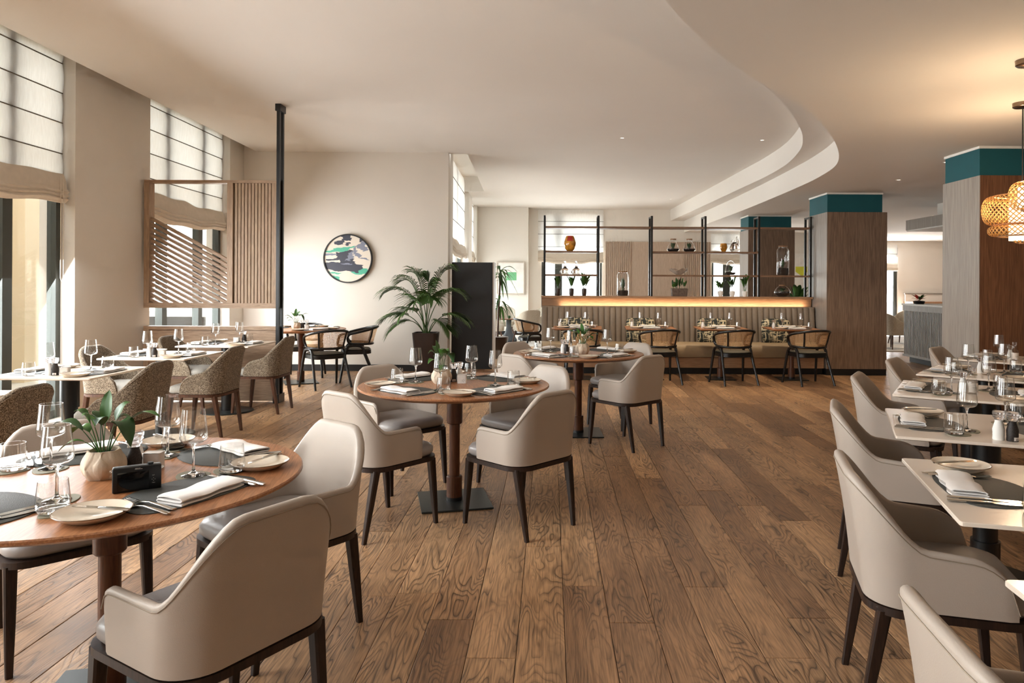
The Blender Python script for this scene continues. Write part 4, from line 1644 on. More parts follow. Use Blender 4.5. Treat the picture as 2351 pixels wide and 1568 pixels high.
def setting(mx, my, vx, vy, seat, z=TZ, items='mnfkpbwtc', plate_du=0.0, jitter=0.0):
    """mx,my = centre of the mat, v = direction the diner faces."""
    l = sqrt(vx * vx + vy * vy)
    vx, vy = vx / l, vy / l
    ux, uy = vy, -vx
    rz = face_rz(vx, vy)

    def at(u, v, zz=0.0):
        return (mx + ux * u + vx * v, my + uy * u + vy * v, z + zz)
    j = lambda s: random.uniform(-s, s)
    if 'm' in items:
        P_MAT.place(at(0, 0), rz + j(0.05), 'dark slate placemat at the ' + seat, GRP['placemat'])
    zm = 0.0035 if 'm' in items else 0.0005
    if 'n' in items:
        P_NAP.place(at(j(0.012), -0.055, zm), rz + j(0.14), 'folded white napkin at the ' + seat, GRP['napkin'])
    if 'f' in items:
        P_FORK.place(at(-0.142, -0.03 + j(0.008), zm), rz + 0.04 + j(0.05), 'inner steel fork beside the napkin, ' + seat, GRP['fork'])
        P_FORK.place(at(-0.168, -0.035 + j(0.008), zm - 0.002), rz + 0.06 + j(0.05), 'outer steel fork, ' + seat, GRP['fork'])
    if 'k' in items:
        P_KNIFE.place(at(0.142, -0.02 + j(0.008), zm), rz - 0.05 + j(0.05), 'inner steel dinner knife beside the napkin, ' + seat, GRP['knife'])
        P_KNIFE.place(at(0.168, -0.025 + j(0.008), zm - 0.002), rz - 0.06 + j(0.05), 'outer steel dinner knife, ' + seat, GRP['knife'])
    if 'p' in items:
        P_PLATE.place(at(-0.275 + plate_du, 0.02), rz, 'cream bread plate with brown rim, ' + seat, GRP['plate'])
        if 'b' in items:
            P_BUTTER.place(at(-0.275 + plate_du + 0.01, 0.0, 0.0235), rz + 0.25 + j(0.2), 'butter knife lying on the bread plate, ' + seat, GRP['butter'])
    if 'w' in items:
        if 'c' in items:
            P_COAST.place(at(0.13, 0.155), rz + j(1), 'sage coaster under the wine glass, ' + seat, GRP['coaster'])
        P_WINE.place(at(0.13, 0.155, 0.0035), 0, 'clear stemmed wine glass, ' + seat, GRP['wine'])
    if 't' in items:
        if 'c' in items:
            P_COAST.place(at(0.228, 0.09), rz + j(1), 'sage coaster under the tumbler, ' + seat, GRP['coaster'])
        P_TUMB.place(at(0.228, 0.09, 0.0035), 0, 'clear glass tumbler, ' + seat, GRP['tumbler'])


def round_settings(t, angs, names, tname, items='mnfkpbwtc'):
    for a, nm in zip(angs, names):
        ar = radians(a)
        setting(t[0] + 0.395 * cos(ar), t[1] + 0.395 * sin(ar), -cos(ar), -sin(ar), '%s seat of the %s round table' % (nm, tname), items=items)


FOUR = ('front right', 'far right', 'front left', 'far left')
round_settings(TABLE_N, (-27, 52, -116, 133), FOUR, 'nearest')
round_settings(TABLE_M, (-43, 45, -129, 137), FOUR, 'middle')
round_settings(TABLE_F, (-45, 45, -135, 135), FOUR, 'rear')
round_settings(TABLE_C, (-40, 25, 165, 100), ('nearest', 'wall side', 'screen side', 'far'), 'corner', items='mnp')

for i, (x, y, d, w) in enumerate(R_DESC):
    if i == 0:
        continue
    ex, ey = x + d[0] * 0.37, y + d[1] * 0.37
    setting(ex + w[0] * 0.155, ey + w[1] * 0.155, w[0], w[1], 'chair side of the %s right-hand cream table' % ORD[i], z=TZC)
    ex2, ey2 = ex + w[0] * RW, ey + w[1] * RW
    setting(ex2 - w[0] * 0.155, ey2 - w[1] * 0.155, -w[0], -w[1], 'bench side of the %s right-hand cream table' % ORD[i], z=TZC)
for i, (x, y) in enumerate(LT):
    setting(x + 0.375 - 0.15, y, -1, 0, 'aisle side of the %s window table' % ORD[i], items='mnpbwtc' if i > 0 else 'mnp', plate_du=0.03, z=TZC)
    setting(x - 0.375 + 0.15, y, 1, 0, 'window side of the %s window table' % ORD[i], items='mnpbwt', plate_du=0.03, z=TZC)
for i, (x, y) in enumerate(BT):
    setting(x, y - 0.34 + 0.15, 0, 1, 'chair side of the %s banquette table' % ORD[i], items='mnpwt', plate_du=0.06)
    setting(x, y + 0.34 - 0.15, 0, -1, 'bench side of the %s banquette table' % ORD[i], items='mnpwt', plate_du=0.06)

# ------------------------------------------------------------------ potted lilies


def leaf_blade(mb, base, tip, sag, width, stem=0.35, n=9, fold=0.25):
    """Stalk plus a folded blade; sag lifts (+) the middle before the tip droops."""
    b, t = Vector(base), Vector(tip)
    mid = (b + t) / 2 + Vector((0, 0, sag))

    def q(f):
        return b * (1 - f) ** 2 + mid * 2 * f * (1 - f) + t * f * f
    mb.tube([q(stem * i / 4) for i in range(5)], [0.0022, 0.002, 0.0018, 0.0016, 0.0014], 5)
    rings = []
    for i in range(n + 1):
        f = stem + (1 - stem) * i / n
        p = q(f)
        tan = (q(min(1, f + 0.02)) - q(max(0, f - 0.02))).normalized()
        side = tan.cross(Vector((0, 0, 1)))
        if side.length < 0.05:
            side = Vector((1, 0, 0))
        side.normalize()
        up = side.cross(tan)
        g = i / n
        w = width * (sin(pi * g ** 0.8) ** 0.9) + 0.0004
        rip = 0.12 * w * sin(g * 9)
        rings.append([p - side * w + up * (fold * w + rip), p - side * w * 0.5 + up * fold * w * 0.4, p, p + side * w * 0.5 + up * fold * w * 0.4, p + side * w + up * (fold * w - rip)])
    mb.loft(rings, closed=False)


LILY = [  # azimuth deg, reach, tip height above pot rim, sag, width
    (188, 0.155, 0.085, 0.09, 0.026), (165, 0.135, 0.045, 0.10, 0.024), (12, 0.17, 0.10, 0.12, 0.026), (-18, 0.115, 0.015, 0.19, 0.036), (100, 0.04, 0.19, 0.05, 0.022),
    (205, 0.085, 0.13, 0.10, 0.024), (-85, 0.05, 0.09, 0.13, 0.026), (60, 0.09, 0.14, 0.10, 0.024), (-160, 0.13, 0.0, 0.08, 0.016), (130, 0.09, 0.10, 0.12, 0.024), (30, 0.08, 0.07, 0.14, 0.028), (-120, 0.07, 0.12, 0.10, 0.022)]


def lily_pot(name='potted_lily', leaves=LILY, scale=1.0):
    root = empty(name)
    root['category'] = 'plant'
    seg, lev = 112, 24
    rings = []
    H = 0.092
    for j in range(lev + 1):
        z = H * j / lev
        f = j / lev
        r = 0.042 + 0.019 * sin(pi * min(1, f * 0.95 + 0.08)) + 0.003 * f
        ring = []
        for i in range(seg):
            a = 2 * pi * i / seg
            k = (a * 8 / (2 * pi)) % 1.0
            row = (f * 1.15 + (0.5 if int(a * 8 / (2 * pi)) % 2 else 0)) % 1.0
            w = 0.42 * sin(pi * row)
            inside = abs(k - 0.5) < w
            rr = r + (0.0050 * (1 - abs(k - 0.5) / (w + 1e-6) * 0.6) if inside else 0) - (0.0016 if abs(k - 0.5) < 0.05 else 0)
            ring.append((rr * cos(a), rr * sin(a), z))
        rings.append(ring)
    mb = MB()
    mb.loft(rings, True, True, False)
    mb.loft([rings[-1], [(x * 0.93, y * 0.93, z) for x, y, z in rings[-1]], [(x * 0.93, y * 0.93, z - 0.012) for x, y, z in rings[-1]]], True)
    mb.build('pot', pot_m, root, smooth=50)
    mb = MB()
    mb.lathe([(0.0001, H - 0.009), (0.043, H - 0.012)], 24)
    mb.build('soil', soil, root)
    for k, (az, reach, th, sag, wd) in enumerate(leaves):
        a = radians(az)
        mb = MB()
        leaf_blade(mb, (0.014 * cos(a + 0.6), 0.014 * sin(a + 0.6), H - 0.012), (reach * cos(a), reach * sin(a), H + th), sag, wd)
        mb.build('leaf', leaf_m if k % 3 else leaf_d, root, smooth=60)
    return root


P_LILY = Proto(lily_pot())
P_LILY.place((-1.475, 2.35, TZ), 0.0, 'peace lily in a carved cream pot on the nearest round table', 'potted lilies on round tables')
P_LILY.place((-0.70, 4.58, TZ), 1.3, 'peace lily in a carved cream pot on the middle round table', 'potted lilies on round tables')
P_LILY.place((0.30, 6.60, TZ), 2.6, 'peace lily in a carved cream pot on the rear round table', 'potted lilies on round tables')
P_LILY.place((-3.50, 9.78, TZ), 0.2, 'peace lily in a carved cream pot on the corner round table', 'potted lilies on round tables')


def condiments(t, spots, where, TZ=TZ):
    (px, py), (sx, sy), (tx, ty) = spots
    P_PEP.place((px, py, TZ), 0.5, 'glass pepper grinder on the %s' % where, 'pepper grinders')
    if sx is not None:
        P_SALT.place((sx, sy, TZ), 0.2, 'glass salt grinder on the %s' % where, 'salt grinders')
    if tx is not None:
        P_TIN.place((tx, ty, TZ), 0.1, 'small printed sugar tin on the %s' % where, 'sugar tins')


condiments(TABLE_N, ((-1.415, 2.42), (-1.45, 2.49), (-1.375, 2.465)), 'nearest round table')
condiments(TABLE_M, ((-0.635, 4.66), (-0.60, 4.70), (-0.57, 4.60)), 'middle round table')
condiments(TABLE_F, ((0.15, 6.56), (0.12, 6.62), (0.21, 6.63)), 'rear round table')
condiments(TABLE_C, ((-3.42, 9.80), (-3.38, 9.86), (-3.34, 9.75)), 'corner round table')
for i, (x, y) in enumerate(LT):
    if i in (1, 2):
        condiments(None, ((x + 0.03, y - 0.2), (x - 0.02, y - 0.19), (x + 0.08, y - 0.17)), '%s window table' % ORD[i], TZC)
    if i == 3:
        condiments(None, ((x + 0.10, y + 0.18), (None, None), (x + 0.03, y + 0.15)), '%s window table' % ORD[i], TZC)
for i, (x, y, d, w) in enumerate(R_DESC):
    def rp(a, b):
        return (x + w[0] * a + d[0] * b, y + w[1] * a + d[1] * b)
    if i == 2:
        p, s = rp(0.46, 0.09), rp(0.41, 0.10)
        P_PEP.place(p + (TZC,), 0.3, 'pepper grinder at the front edge of the third right-hand cream table', 'pepper grinders')
        P_SALT.place(s + (TZC,), 0.3, 'salt grinder at the front edge of the third right-hand cream table', 'salt grinders')
    elif i > 2:
        p = rp(0.42, 0.30)
        P_CRUET.place(p + (TZC,), 0.0, 'labelled glass oil bottle on the %s right-hand cream table' % ORD[i], 'labelled oil bottles')
        p = rp(0.37, 0.38)
        P_SALT.place(p + (TZC,), 0.0, 'salt grinder beside the oil bottle, %s right-hand cream table' % ORD[i], 'salt grinders')
for i, (x, y) in enumerate(BT):
    P_SALT.place((x - 0.26, y + 0.02, TZ), 0.0, 'white salt grinder on the %s banquette table' % ORD[i], 'salt grinders')

# compact camera on the nearest table
cam_t = empty('compact_camera', (-1.281, 2.205, TZ), radians(30))
tag(cam_t, 'black compact camera standing with its screen towards the viewer', 'camera')
CW, CH, CD = 0.066, 0.078, 0.016
mb = MB()
mb.box(-CW, CW, -CD, CD, 0.0, CH)
mb.build('body', cam_black, cam_t, smooth=40, bevel=0.005, bseg=3)
MB().box(-0.052, 0.032, -CD - 0.0012, -CD + 0.0005, 0.008, 0.062).build('screen', cam_screen, cam_t)
mb = MB()
mb.lathe([(0.0001, CH), (0.0085, CH), (0.0085, CH + 0.006), (0.0001, CH + 0.006)], 20, 0.036, 0.0)
mb.build('dial', cam_black, cam_t, smooth=30)
mb = MB()
mb.lathe([(0.024, -0.0), (0.024, 0.018), (0.02, 0.018), (0.0001, 0.014)], 28)
lens = mb.build('lens', cam_black, cam_t, smooth=30)
lens.rotation_euler = (radians(-90), 0, 0)
lens.location = (0.0, CD, 0.037)
for s in (-1, 1):
    mb = MB()
    mb.tube([(s * (CW + 0.003 + 0.003 * cos(a)), 0.0, CH - 0.012 + 0.003 * sin(a)) for a in [2 * pi * i / 10 for i in range(10)]], 0.0009, 5, loop=True)
    mb.build('strap_lug', steel, cam_t, smooth=60)
mb = MB()
for r_, (x0, x1) in enumerate(((-0.005, 0.009), (-0.006, 0.013))):
    x = x0
    while x < x1:
        dx = random.uniform(0.0008, 0.0016)
        z = 0.0712 - 0.0026 * r_
        mb.poly([(x, -CD - 0.0003, z), (x + dx, -CD - 0.0003, z), (x + dx, -CD - 0.0003, z + 0.0014), (x, -CD - 0.0003, z + 0.0014)])
        x += dx + 0.0006
for cx_, cz in ((0.0445, 0.037), (0.0405, 0.033), (0.0485, 0.033), (0.0445, 0.029)):
    mb.poly([(cx_ - 0.0007, -CD - 0.0003, cz - 0.0007), (cx_ + 0.0007, -CD - 0.0003, cz - 0.0007), (cx_ + 0.0007, -CD - 0.0003, cz + 0.0007), (cx_ - 0.0007, -CD - 0.0003, cz + 0.0007)])
mb.build('white_markings', white_ink, cam_t)
for word, cz in (('PLAY', 0.0445), ('MENU', 0.0215)):
    fc = bpy.data.curves.new('button_text', 'FONT')
    fc.body = word
    fc.size = 0.0030
    fc.align_x = 'CENTER'
    tmp = bpy.data.objects.new('button_text', fc)
    tme = bpy.data.meshes.new_from_object(tmp)
    bpy.data.objects.remove(tmp)
    bpy.data.curves.remove(fc)
    tme.materials.append(white_ink)
    to = link('button_text', tme, cam_t, (0.0445, -CD - 0.0004, cz))
    to.rotation_euler = (radians(90), 0, 0)

# ------------------------------------------------------------------ round picture on the back wall


def art_material():
    m, nd, lk, p = new_mat('sea_print')
    tc = N(nd, 'ShaderNodeTexCoord')
    mp = N(nd, 'ShaderNodeMapping')
    mp.inputs['Scale'].default_value = (4.5, 1, 13)
    lk.new(tc.outputs['Object'], mp.inputs['Vector'])
    n = N(nd, 'ShaderNodeTexNoise')
    n.inputs['Scale'].default_value = 1.0
    n.inputs['Detail'].default_value = 7
    n.inputs['Roughness'].default_value = 0.62
    lk.new(mp.outputs[0], n.inputs['Vector'])
    sb = N(nd, 'ShaderNodeVectorMath', operation='SUBTRACT')
    sb.inputs[1].default_value = (0.5, 0.5, 0.5)
    lk.new(n.outputs['Color'], sb.inputs[0])
    sc = N(nd, 'ShaderNodeVectorMath', operation='MULTIPLY')
    sc.inputs[1].default_value = (0.34, 0.0, 0.13)
    lk.new(sb.outputs[0], sc.inputs[0])
    ps = N(nd, 'ShaderNodeVectorMath', operation='ADD')
    lk.new(tc.outputs['Object'], ps.inputs[0])
    lk.new(sc.outputs[0], ps.inputs[1])
    cream, navy, grey, green = lin(226, 214, 198), lin(60, 62, 74), lin(128, 132, 148), lin(84, 178, 148)
    cur = None
    for (cx, cz, rx, rz, ang, col) in (
            (-0.22, 0.13, 0.17, 0.022, 4, green), (0.02, 0.17, 0.12, 0.018, 12, green), (0.22, -0.205, 0.19, 0.045, 3, green), (-0.20, -0.31, 0.06, 0.035, -25, green),
            (-0.20, -0.225, 0.10, 0.012, -8, green), (0.24, 0.19, 0.065, 0.075, 10, grey), (0.13, 0.10, 0.03, 0.06, 20, grey), (0.17, 0.05, 0.05, 0.035, -30, grey),
            (0.27, 0.0, 0.08, 0.014, -8, grey), (-0.28, 0.06, 0.12, 0.02, 0, grey), (-0.02, 0.33, 0.085, 0.06, 0, navy), (-0.12, 0.25, 0.09, 0.035, 12, navy), (0.0, 0.235, 0.05, 0.016, 20, navy),
            (0.20, 0.29, 0.05, 0.03, 35, navy), (-0.10, -0.125, 0.34, 0.078, -3, navy), (0.0, -0.03, 0.13, 0.085, -40, navy), (-0.06, 0.06, 0.15, 0.075, 18, navy), (-0.24, -0.01, 0.13, 0.014, 3, navy),
            (0.045, 0.045, 0.045, 0.075, -32, grey), (0.10, 0.14, 0.10, 0.018, 38, grey), (-0.02, -0.085, 0.07, 0.012, -4, grey), (0.12, -0.205, 0.06, 0.016, -6, navy)):
        a = N(nd, 'ShaderNodeMapping', vector_type='TEXTURE')
        a.inputs['Location'].default_value = (cx, 0, cz)
        a.inputs['Rotation'].default_value = (0, radians(-ang), 0)
        a.inputs['Scale'].default_value = (rx, 1000, rz)
        lk.new(ps.outputs[0], a.inputs['Vector'])
        ln = N(nd, 'ShaderNodeVectorMath', operation='LENGTH')
        lk.new(a.outputs[0], ln.inputs[0])
        th = N(nd, 'ShaderNodeMath', operation='LESS_THAN')
        th.inputs[1].default_value = 1.0
        lk.new(ln.outputs['Value'], th.inputs[0])
        mx = N(nd, 'ShaderNodeMix', data_type='RGBA')
        lk.new(th.outputs[0], mx.inputs[0])
        if cur is None:
            mx.inputs[6].default_value = cream
        else:
            lk.new(cur, mx.inputs[6])
        mx.inputs[7].default_value = col
        cur = mx.outputs[2]
    lk.new(cur, p.inputs['Base Color'])
    p.inputs['Roughness'].default_value = 0.5
    return m


art = empty('round_picture', (-3.19, 11.18, 1.77))
tag(art, 'round sea-coloured abstract picture in a thin black frame on back wall', 'picture')
RA = 0.385
mb = MB()
mb.loft([[(r * cos(2 * pi * i / 64), y, r * sin(2 * pi * i / 64)) for i in range(64)] for r, y in ((RA - 0.018, -0.012), (RA - 0.018, -0.03), (RA, -0.03), (RA, 0.02))], True)
mb.build('frame', black_m, art, smooth=30)
mb = MB()
mb.poly([((RA - 0.01) * cos(2 * pi * i / 64), -0.015, (RA - 0.01) * sin(2 * pi * i / 64)) for i in range(64)])
mb.build('print', art_material(), art)

# ------------------------------------------------------------------ palm in its planter
palm = empty('potted_palm', (-1.87, 10.68, 0))
tag(palm, 'tall kentia palm in a dark tapered planter by the back wall', 'plant')
mb = MB()
rings = []
for z, w in ((0.0, 0.125), (0.02, 0.13), (0.64, 0.182), (0.65, 0.184), (0.65, 0.165), (0.60, 0.163)):
    pl = rounded_plan(w, -w, w, w * 0.25, w * 0.25, 3)
    rings.append([(x, y, z) for x, y in pl])
mb.loft(rings, True, True, True)
pl_o = mb.build('planter', planter_m, palm, smooth=35)
mb = MB()
mb.lathe([(0.0001, 0.612), (0.16, 0.606)], 20)
mb.build('soil', soil, pl_o)
FRONDS = [(176, 0.62, 0.62, 0.75), (168, 0.66, 0.22, 0.55), (190, 0.36, 0.80, 0.62), (150, 0.22, 0.92, 0.35), (8, 0.34, 0.98, 0.42), (-4, 0.50, 0.62, 0.62), (-14, 0.62, 0.22, 0.55), (-60, 0.26, 0.55, 0.55), (-118, 0.30, 0.48, 0.55), (232, 0.52, 0.30, 0.6), (80, 0.20, 0.85, 0.3), (205, 0.55, 0.05, 0.45), (-35, 0.42, 0.10, 0.42)]
for k, (az, reach, th, sag) in enumerate(FRONDS):
    a = radians(az)
    b = Vector((0.03 * cos(k * 2.1), 0.03 * sin(k * 2.1), 0.60))
    t = Vector((reach * cos(a), reach * sin(a) * (0.3 if sin(a) > 0 else 0.75), 0.62 + th))
    mid = Vector((reach * 0.38 * cos(a), reach * 0.28 * sin(a), 0.62 + max(th, 0.2) * 0.75 + sag * 0.55))

    def q(f):
        return b * (1 - f) ** 2 + mid * 2 * f * (1 - f) + t * f * f
    mb = MB()
    mb.tube([q(i / 12) for i in range(13)], [0.008 - 0.0055 * i / 12 for i in range(13)], 5)
    nl = 24
    for i in range(nl):
        f = 0.46 + 0.54 * i / (nl - 1)
        p = q(f)
        tan = (q(min(1, f + 0.02)) - q(f - 0.02)).normalized()
        side = tan.cross(Vector((0, 0, 1)))
        if side.length < 0.1:
            side = Vector((0, 1, 0))
        side.normalize()
        up = side.cross(tan)
        g = (i / (nl - 1))
        L = 0.40 * (0.35 + 0.65 * sin(pi * min(1, 0.15 + 0.8 * g))) * random.uniform(0.85, 1.1)
        for s in (-1, 1):
            d0 = (side * s * 0.7 + tan * (0.55 + 0.6 * g) + up * 0.35).normalized()
            pts = []
            pos = p.copy()
            for st in range(5):
                pts.append(pos.copy())
                d0 = (d0 + Vector((0, 0, -0.17 - 0.10 * st * random.uniform(0.6, 1.2)))).normalized()
                pos = pos + d0 * (L / 4)
            wd = 0.0095
            rr = []
            for st, pp in enumerate(pts):
                w = wd * (0.35, 1.0, 0.95, 0.65, 0.05)[st]
                dd = (pts[min(st + 1, 4)] - pts[max(st - 1, 0)]).normalized()
                sd = dd.cross(up)
                if sd.length < 0.05:
                    sd = tan.copy()
                sd.normalize()
                rr.append([pp - sd * w, pp + Vector((0, 0, -w * 0.4)), pp + sd * w])
            mb.loft(rr, closed=False)
    mb.build('frond', palm_m, palm, smooth=60)

# ------------------------------------------------------------------ black cabinet beside the back wall
cab = empty('tall_black_cabinet', (-1.60, 11.5, 0))
tag(cab, 'tall plain black cabinet with pale side edge behind the palm', 'cabinet')
MB().box(0.0, 0.66, 0.0, 0.42, 0.03, 1.73).build('body', black_base, cab)
MB().box(0.66, 0.68, 0.0, 0.42, 0.0, 1.735).build('side_panel', oak_frame, cab)
MB().box(0.02, 0.64, 0.02, 0.4, 0.0, 0.03).build('plinth', black_m, cab)
MB().box(0.01, 0.65, -0.012, 0.0, 0.04, 1.72).build('door', black_m, cab)

# ------------------------------------------------------------------ things on the shelf and ledge
LEDGE_Z, MID_Z, LOW_Z = 1.195, 1.925, 1.545
ITEM_Y = SHY + 0.12


def shelf_x(px):
    return (px - 1264) / F_PX * ITEM_Y


def lathe_thing(name, label, cat, loc, prof, mat, group=None, seg=28, smooth=50):
    o = MB().lathe(prof, seg).build(name, mat, None, smooth)
    tag(o, label, cat, group)
    o.location = loc
    return o


v = lathe_thing('amber_vase', 'large amber glass vase on the left end of the shelf', 'vase', (shelf_x(1308), ITEM_Y, MID_Z), [(0.0001, 0), (0.045, 0), (0.08, 0.04), (0.098, 0.10), (0.098, 0.15), (0.075, 0.22), (0.058, 0.25), (0.052, 0.25), (0.068, 0.21), (0.09, 0.14), (0.07, 0.05), (0.0001, 0.03)], orange_v)
mb = MB()
mb.loft([[(r * sin(a) * 1.0, -r * cos(a), z) for a in [-0.55 + 1.1 * i / 8 for i in range(9)]] for r, z in ((0.10, 0.165), (0.0875, 0.20), (0.0755, 0.226), (0.060, 0.25))], closed=False)
mb.build('red_patch', red_v, v, smooth=60)
lathe_thing('amber_cup', 'small amber faceted vase beside the swan decanter', 'vase', (shelf_x(1661), ITEM_Y, MID_Z), [(0.0001, 0), (0.03, 0), (0.058, 0.06), (0.062, 0.08), (0.05, 0.14), (0.044, 0.14), (0.055, 0.08), (0.03, 0.02), (0.0001, 0.02)], orange_v, seg=8, smooth=10)
for i, px in enumerate((1297, 1323)):
    o = lathe_thing('glass_decanter', ('left', 'right')[i] + ' clear long-necked decanter on the low shelf under the vase', 'decanter', (shelf_x(px), ITEM_Y, LOW_Z), [(0.0001, 0.004), (0.06, 0.0), (0.088, 0.025), (0.09, 0.045), (0.06, 0.085), (0.025, 0.115), (0.017, 0.15), (0.016, 0.20), (0.022, 0.215), (0.019, 0.215), (0.013, 0.20)], glass_s, 'long-necked decanters')


def upright_plant(name, label, loc, pot_prof, pot_mat, n, h, spread, width, group=None, sag=0.5, seed=1, leafm=None):
    rnd = random.Random(seed)
    root = empty(name, loc)
    tag(root, label, 'plant', group)
    zt = pot_prof[-1][1]
    MB().lathe(pot_prof, 24).build('pot', pot_mat, root, smooth=40)
    MB().lathe([(0.0001, zt - 0.008), (pot_prof[-1][0] * 0.9, zt - 0.01)], 16).build('soil', soil, root)
    for k in range(n):
        a = 2 * pi * k / n + rnd.uniform(-0.3, 0.3)
        r = spread * rnd.uniform(0.5, 1.0)
        mb = MB()
        hh = h * rnd.uniform(0.6, 1.0)
        leaf_blade(mb, (0.01 * cos(a), 0.01 * sin(a), zt - 0.01), (r * cos(a), r * sin(a), zt + hh), hh * sag, width * rnd.uniform(0.7, 1.1), stem=0.12, n=7)
        mb.build('leaf', leafm or (leaf_m if k % 2 else leaf_d), root, smooth=60)
    return root


for i, px in enumerate((1281, 1312, 1341)):
    upright_plant('glass_potted_succulent', ('left', 'middle', 'right')[i] + ' spiky green plant in a dark glass on the ledge', (shelf_x(px), ITEM_Y - 0.03, LEDGE_Z), [(0.0001, 0), (0.03, 0), (0.036, 0.02), (0.04, 0.10), (0.036, 0.12)], planter_m, 10, (0.22, 0.23, 0.26)[i], (0.10, 0.11, 0.18)[i], 0.024, 'plants in dark glasses', seed=i + 3)
for i, px in enumerate((1653, 1680, 1709)):
    upright_plant('white_potted_orchid', ('left', 'middle', 'right')[i] + ' trailing plant in a small white pot on the ledge', (shelf_x(px), ITEM_Y - 0.03, LEDGE_Z), [(0.0001, 0), (0.028, 0), (0.042, 0.04), (0.044, 0.075), (0.04, 0.09)], salt, 9, (0.17, 0.24, 0.27)[i], 0.19, 0.016, 'plants in small white pots', sag=0.9, seed=i + 13)


def terrarium(name, label, loc, prof, fill_z, group=None, stopper=True, seed=5, spread=0.05, h=0.1):
    o = MB().lathe(prof, 28).build(name, glass_t, None, 50)
    tag(o, label, 'terrarium', group)
    o.location = loc
    rb = [r for r, z in prof if z <= fill_z + 0.001]
    rmax = max(rb) * 0.94
    MB().lathe([(0.0001, 0.006), (rb[1] * 0.9 if len(rb) > 1 else rmax, 0.006), (rmax, fill_z * 0.6), (rmax * 0.97, fill_z), (0.0001, fill_z * 1.05)], 24).build('soil', soil, o, 40)
    rnd = random.Random(seed)
    mb = MB()
    for k in range(28):
        a, r = rnd.uniform(0, 2 * pi), spread * rnd.uniform(0.2, 1)
        leaf_blade(mb, (0.4 * r * cos(a), 0.4 * r * sin(a), fill_z), (r * cos(a), r * sin(a), fill_z + h * rnd.uniform(0.4, 1)), 0.03, 0.015, stem=0.2, n=5)
    mb.build('foliage', leaf_d, o, 60)
    if stopper:
        zt = prof[-1][1]
        MB().lathe([(0.0001, zt), (prof[-1][0] * 1.04, zt), (prof[-1][0] * 1.04, zt + 0.018), (0.0001, zt + 0.018)], 20).build('stopper', cork, o, 40)
    return o


DROP = [(0.0001, 0), (0.075, 0.0), (0.10, 0.03), (0.098, 0.06), (0.06, 0.14), (0.046, 0.17), (0.048, 0.195)]
for i, px in enumerate((1545, 1582)):
    terrarium('cork_terrarium', ('left', 'right')[i] + ' drop-shaped cork-stopped terrarium on the middle shelf', (shelf_x(px), ITEM_Y, MID_Z), DROP, 0.05, 'drop-shaped terrariums', seed=i)
TALL = [(0.0001, 0), (0.088, 0.0), (0.095, 0.02), (0.095, 0.34), (0.085, 0.37), (0.07, 0.375), (0.07, 0.39)]
terrarium('tall_jar_terrarium', 'tall jar terrarium standing on the ledge in the open bay', (shelf_x(1430), ITEM_Y, LEDGE_Z), TALL, 0.09, seed=8, h=0.22)
TALLER = [(0.0001, 0), (0.09, 0.0), (0.098, 0.02), (0.098, 0.40), (0.085, 0.44), (0.068, 0.45), (0.068, 0.47)]
terrarium('tall_jar_terrarium', 'tallest jar terrarium on the low shelf near the column', (shelf_x(1797), ITEM_Y, LOW_Z), TALLER, 0.12, seed=9, h=0.16)
terrarium('round_terrarium', 'squat round dark terrarium on the ledge near the column', (shelf_x(1796), ITEM_Y, LEDGE_Z), [(0.0001, 0), (0.07, 0), (0.125, 0.05), (0.13, 0.085), (0.10, 0.14), (0.06, 0.175), (0.05, 0.18)], 0.085, seed=10, spread=0.09, h=0.07)
tv = terrarium('handled_terrarium', 'small round terrarium with a looped glass handle on the low shelf', (shelf_x(1677), ITEM_Y, LOW_Z), [(0.0001, 0), (0.055, 0), (0.085, 0.04), (0.09, 0.07), (0.07, 0.14), (0.065, 0.17), (0.065, 0.185)], 0.045, stopper=False, seed=11, h=0.12)
mb = MB()
mb.tube([(0.065 * cos(a), 0.0, 0.16 + 0.075 * sin(a)) for a in [pi * i / 12 for i in range(13)]], 0.008, 8)
mb.build('handle', glass_s, tv, smooth=60)
# wavy pearl bowl
mb = MB()
rings = []
for r, z in ((0.03, 0.0), (0.05, 0.012), (0.10, 0.05), (0.145, 0.085), (0.15, 0.09), (0.14, 0.088), (0.095, 0.055), (0.03, 0.02)):
    rings.append([(r * cos(2 * pi * i / 40), r * 0.7 * sin(2 * pi * i / 40), z + 0.14 * r * sin(2 * pi * i / 40 * 4) * (r / 0.15)) for i in range(40)])
mb.loft(rings, True, True, True)
tag(mb.build('wavy_bowl', pearl, None, 60), 'wavy-rimmed pearl bowl on the low shelf above the stone planter', 'bowl').location = (shelf_x(1558), ITEM_Y, LOW_Z + 0.0)
# glass swan
mb = MB()
mb.lathe([(0.0001, 0.0), (0.04, 0.0), (0.078, 0.03), (0.085, 0.06), (0.06, 0.12), (0.03, 0.16)], 28)
sw = tag(mb.build('swan_decanter', glass_s, None, 60), 'clear swan-necked glass decanter on the middle shelf', 'decanter')
sw.location = (shelf_x(1686), ITEM_Y, MID_Z)
mb = MB()
mb.tube([(0.05, 0, 0.10), (0.065, 0, 0.17), (0.06, 0, 0.22), (0.035, 0, 0.25), (0.03, 0, 0.22), (0.04, 0, 0.16), (0.0, 0, 0.12), (-0.04, 0, 0.13), (-0.055, 0, 0.17), (-0.03, 0, 0.195), (0.0, 0, 0.18)], [0.018, 0.014, 0.012, 0.010, 0.009, 0.009, 0.009, 0.009, 0.010, 0.010, 0.008], 8)
mb.build('neck', glass_s, sw, smooth=60)
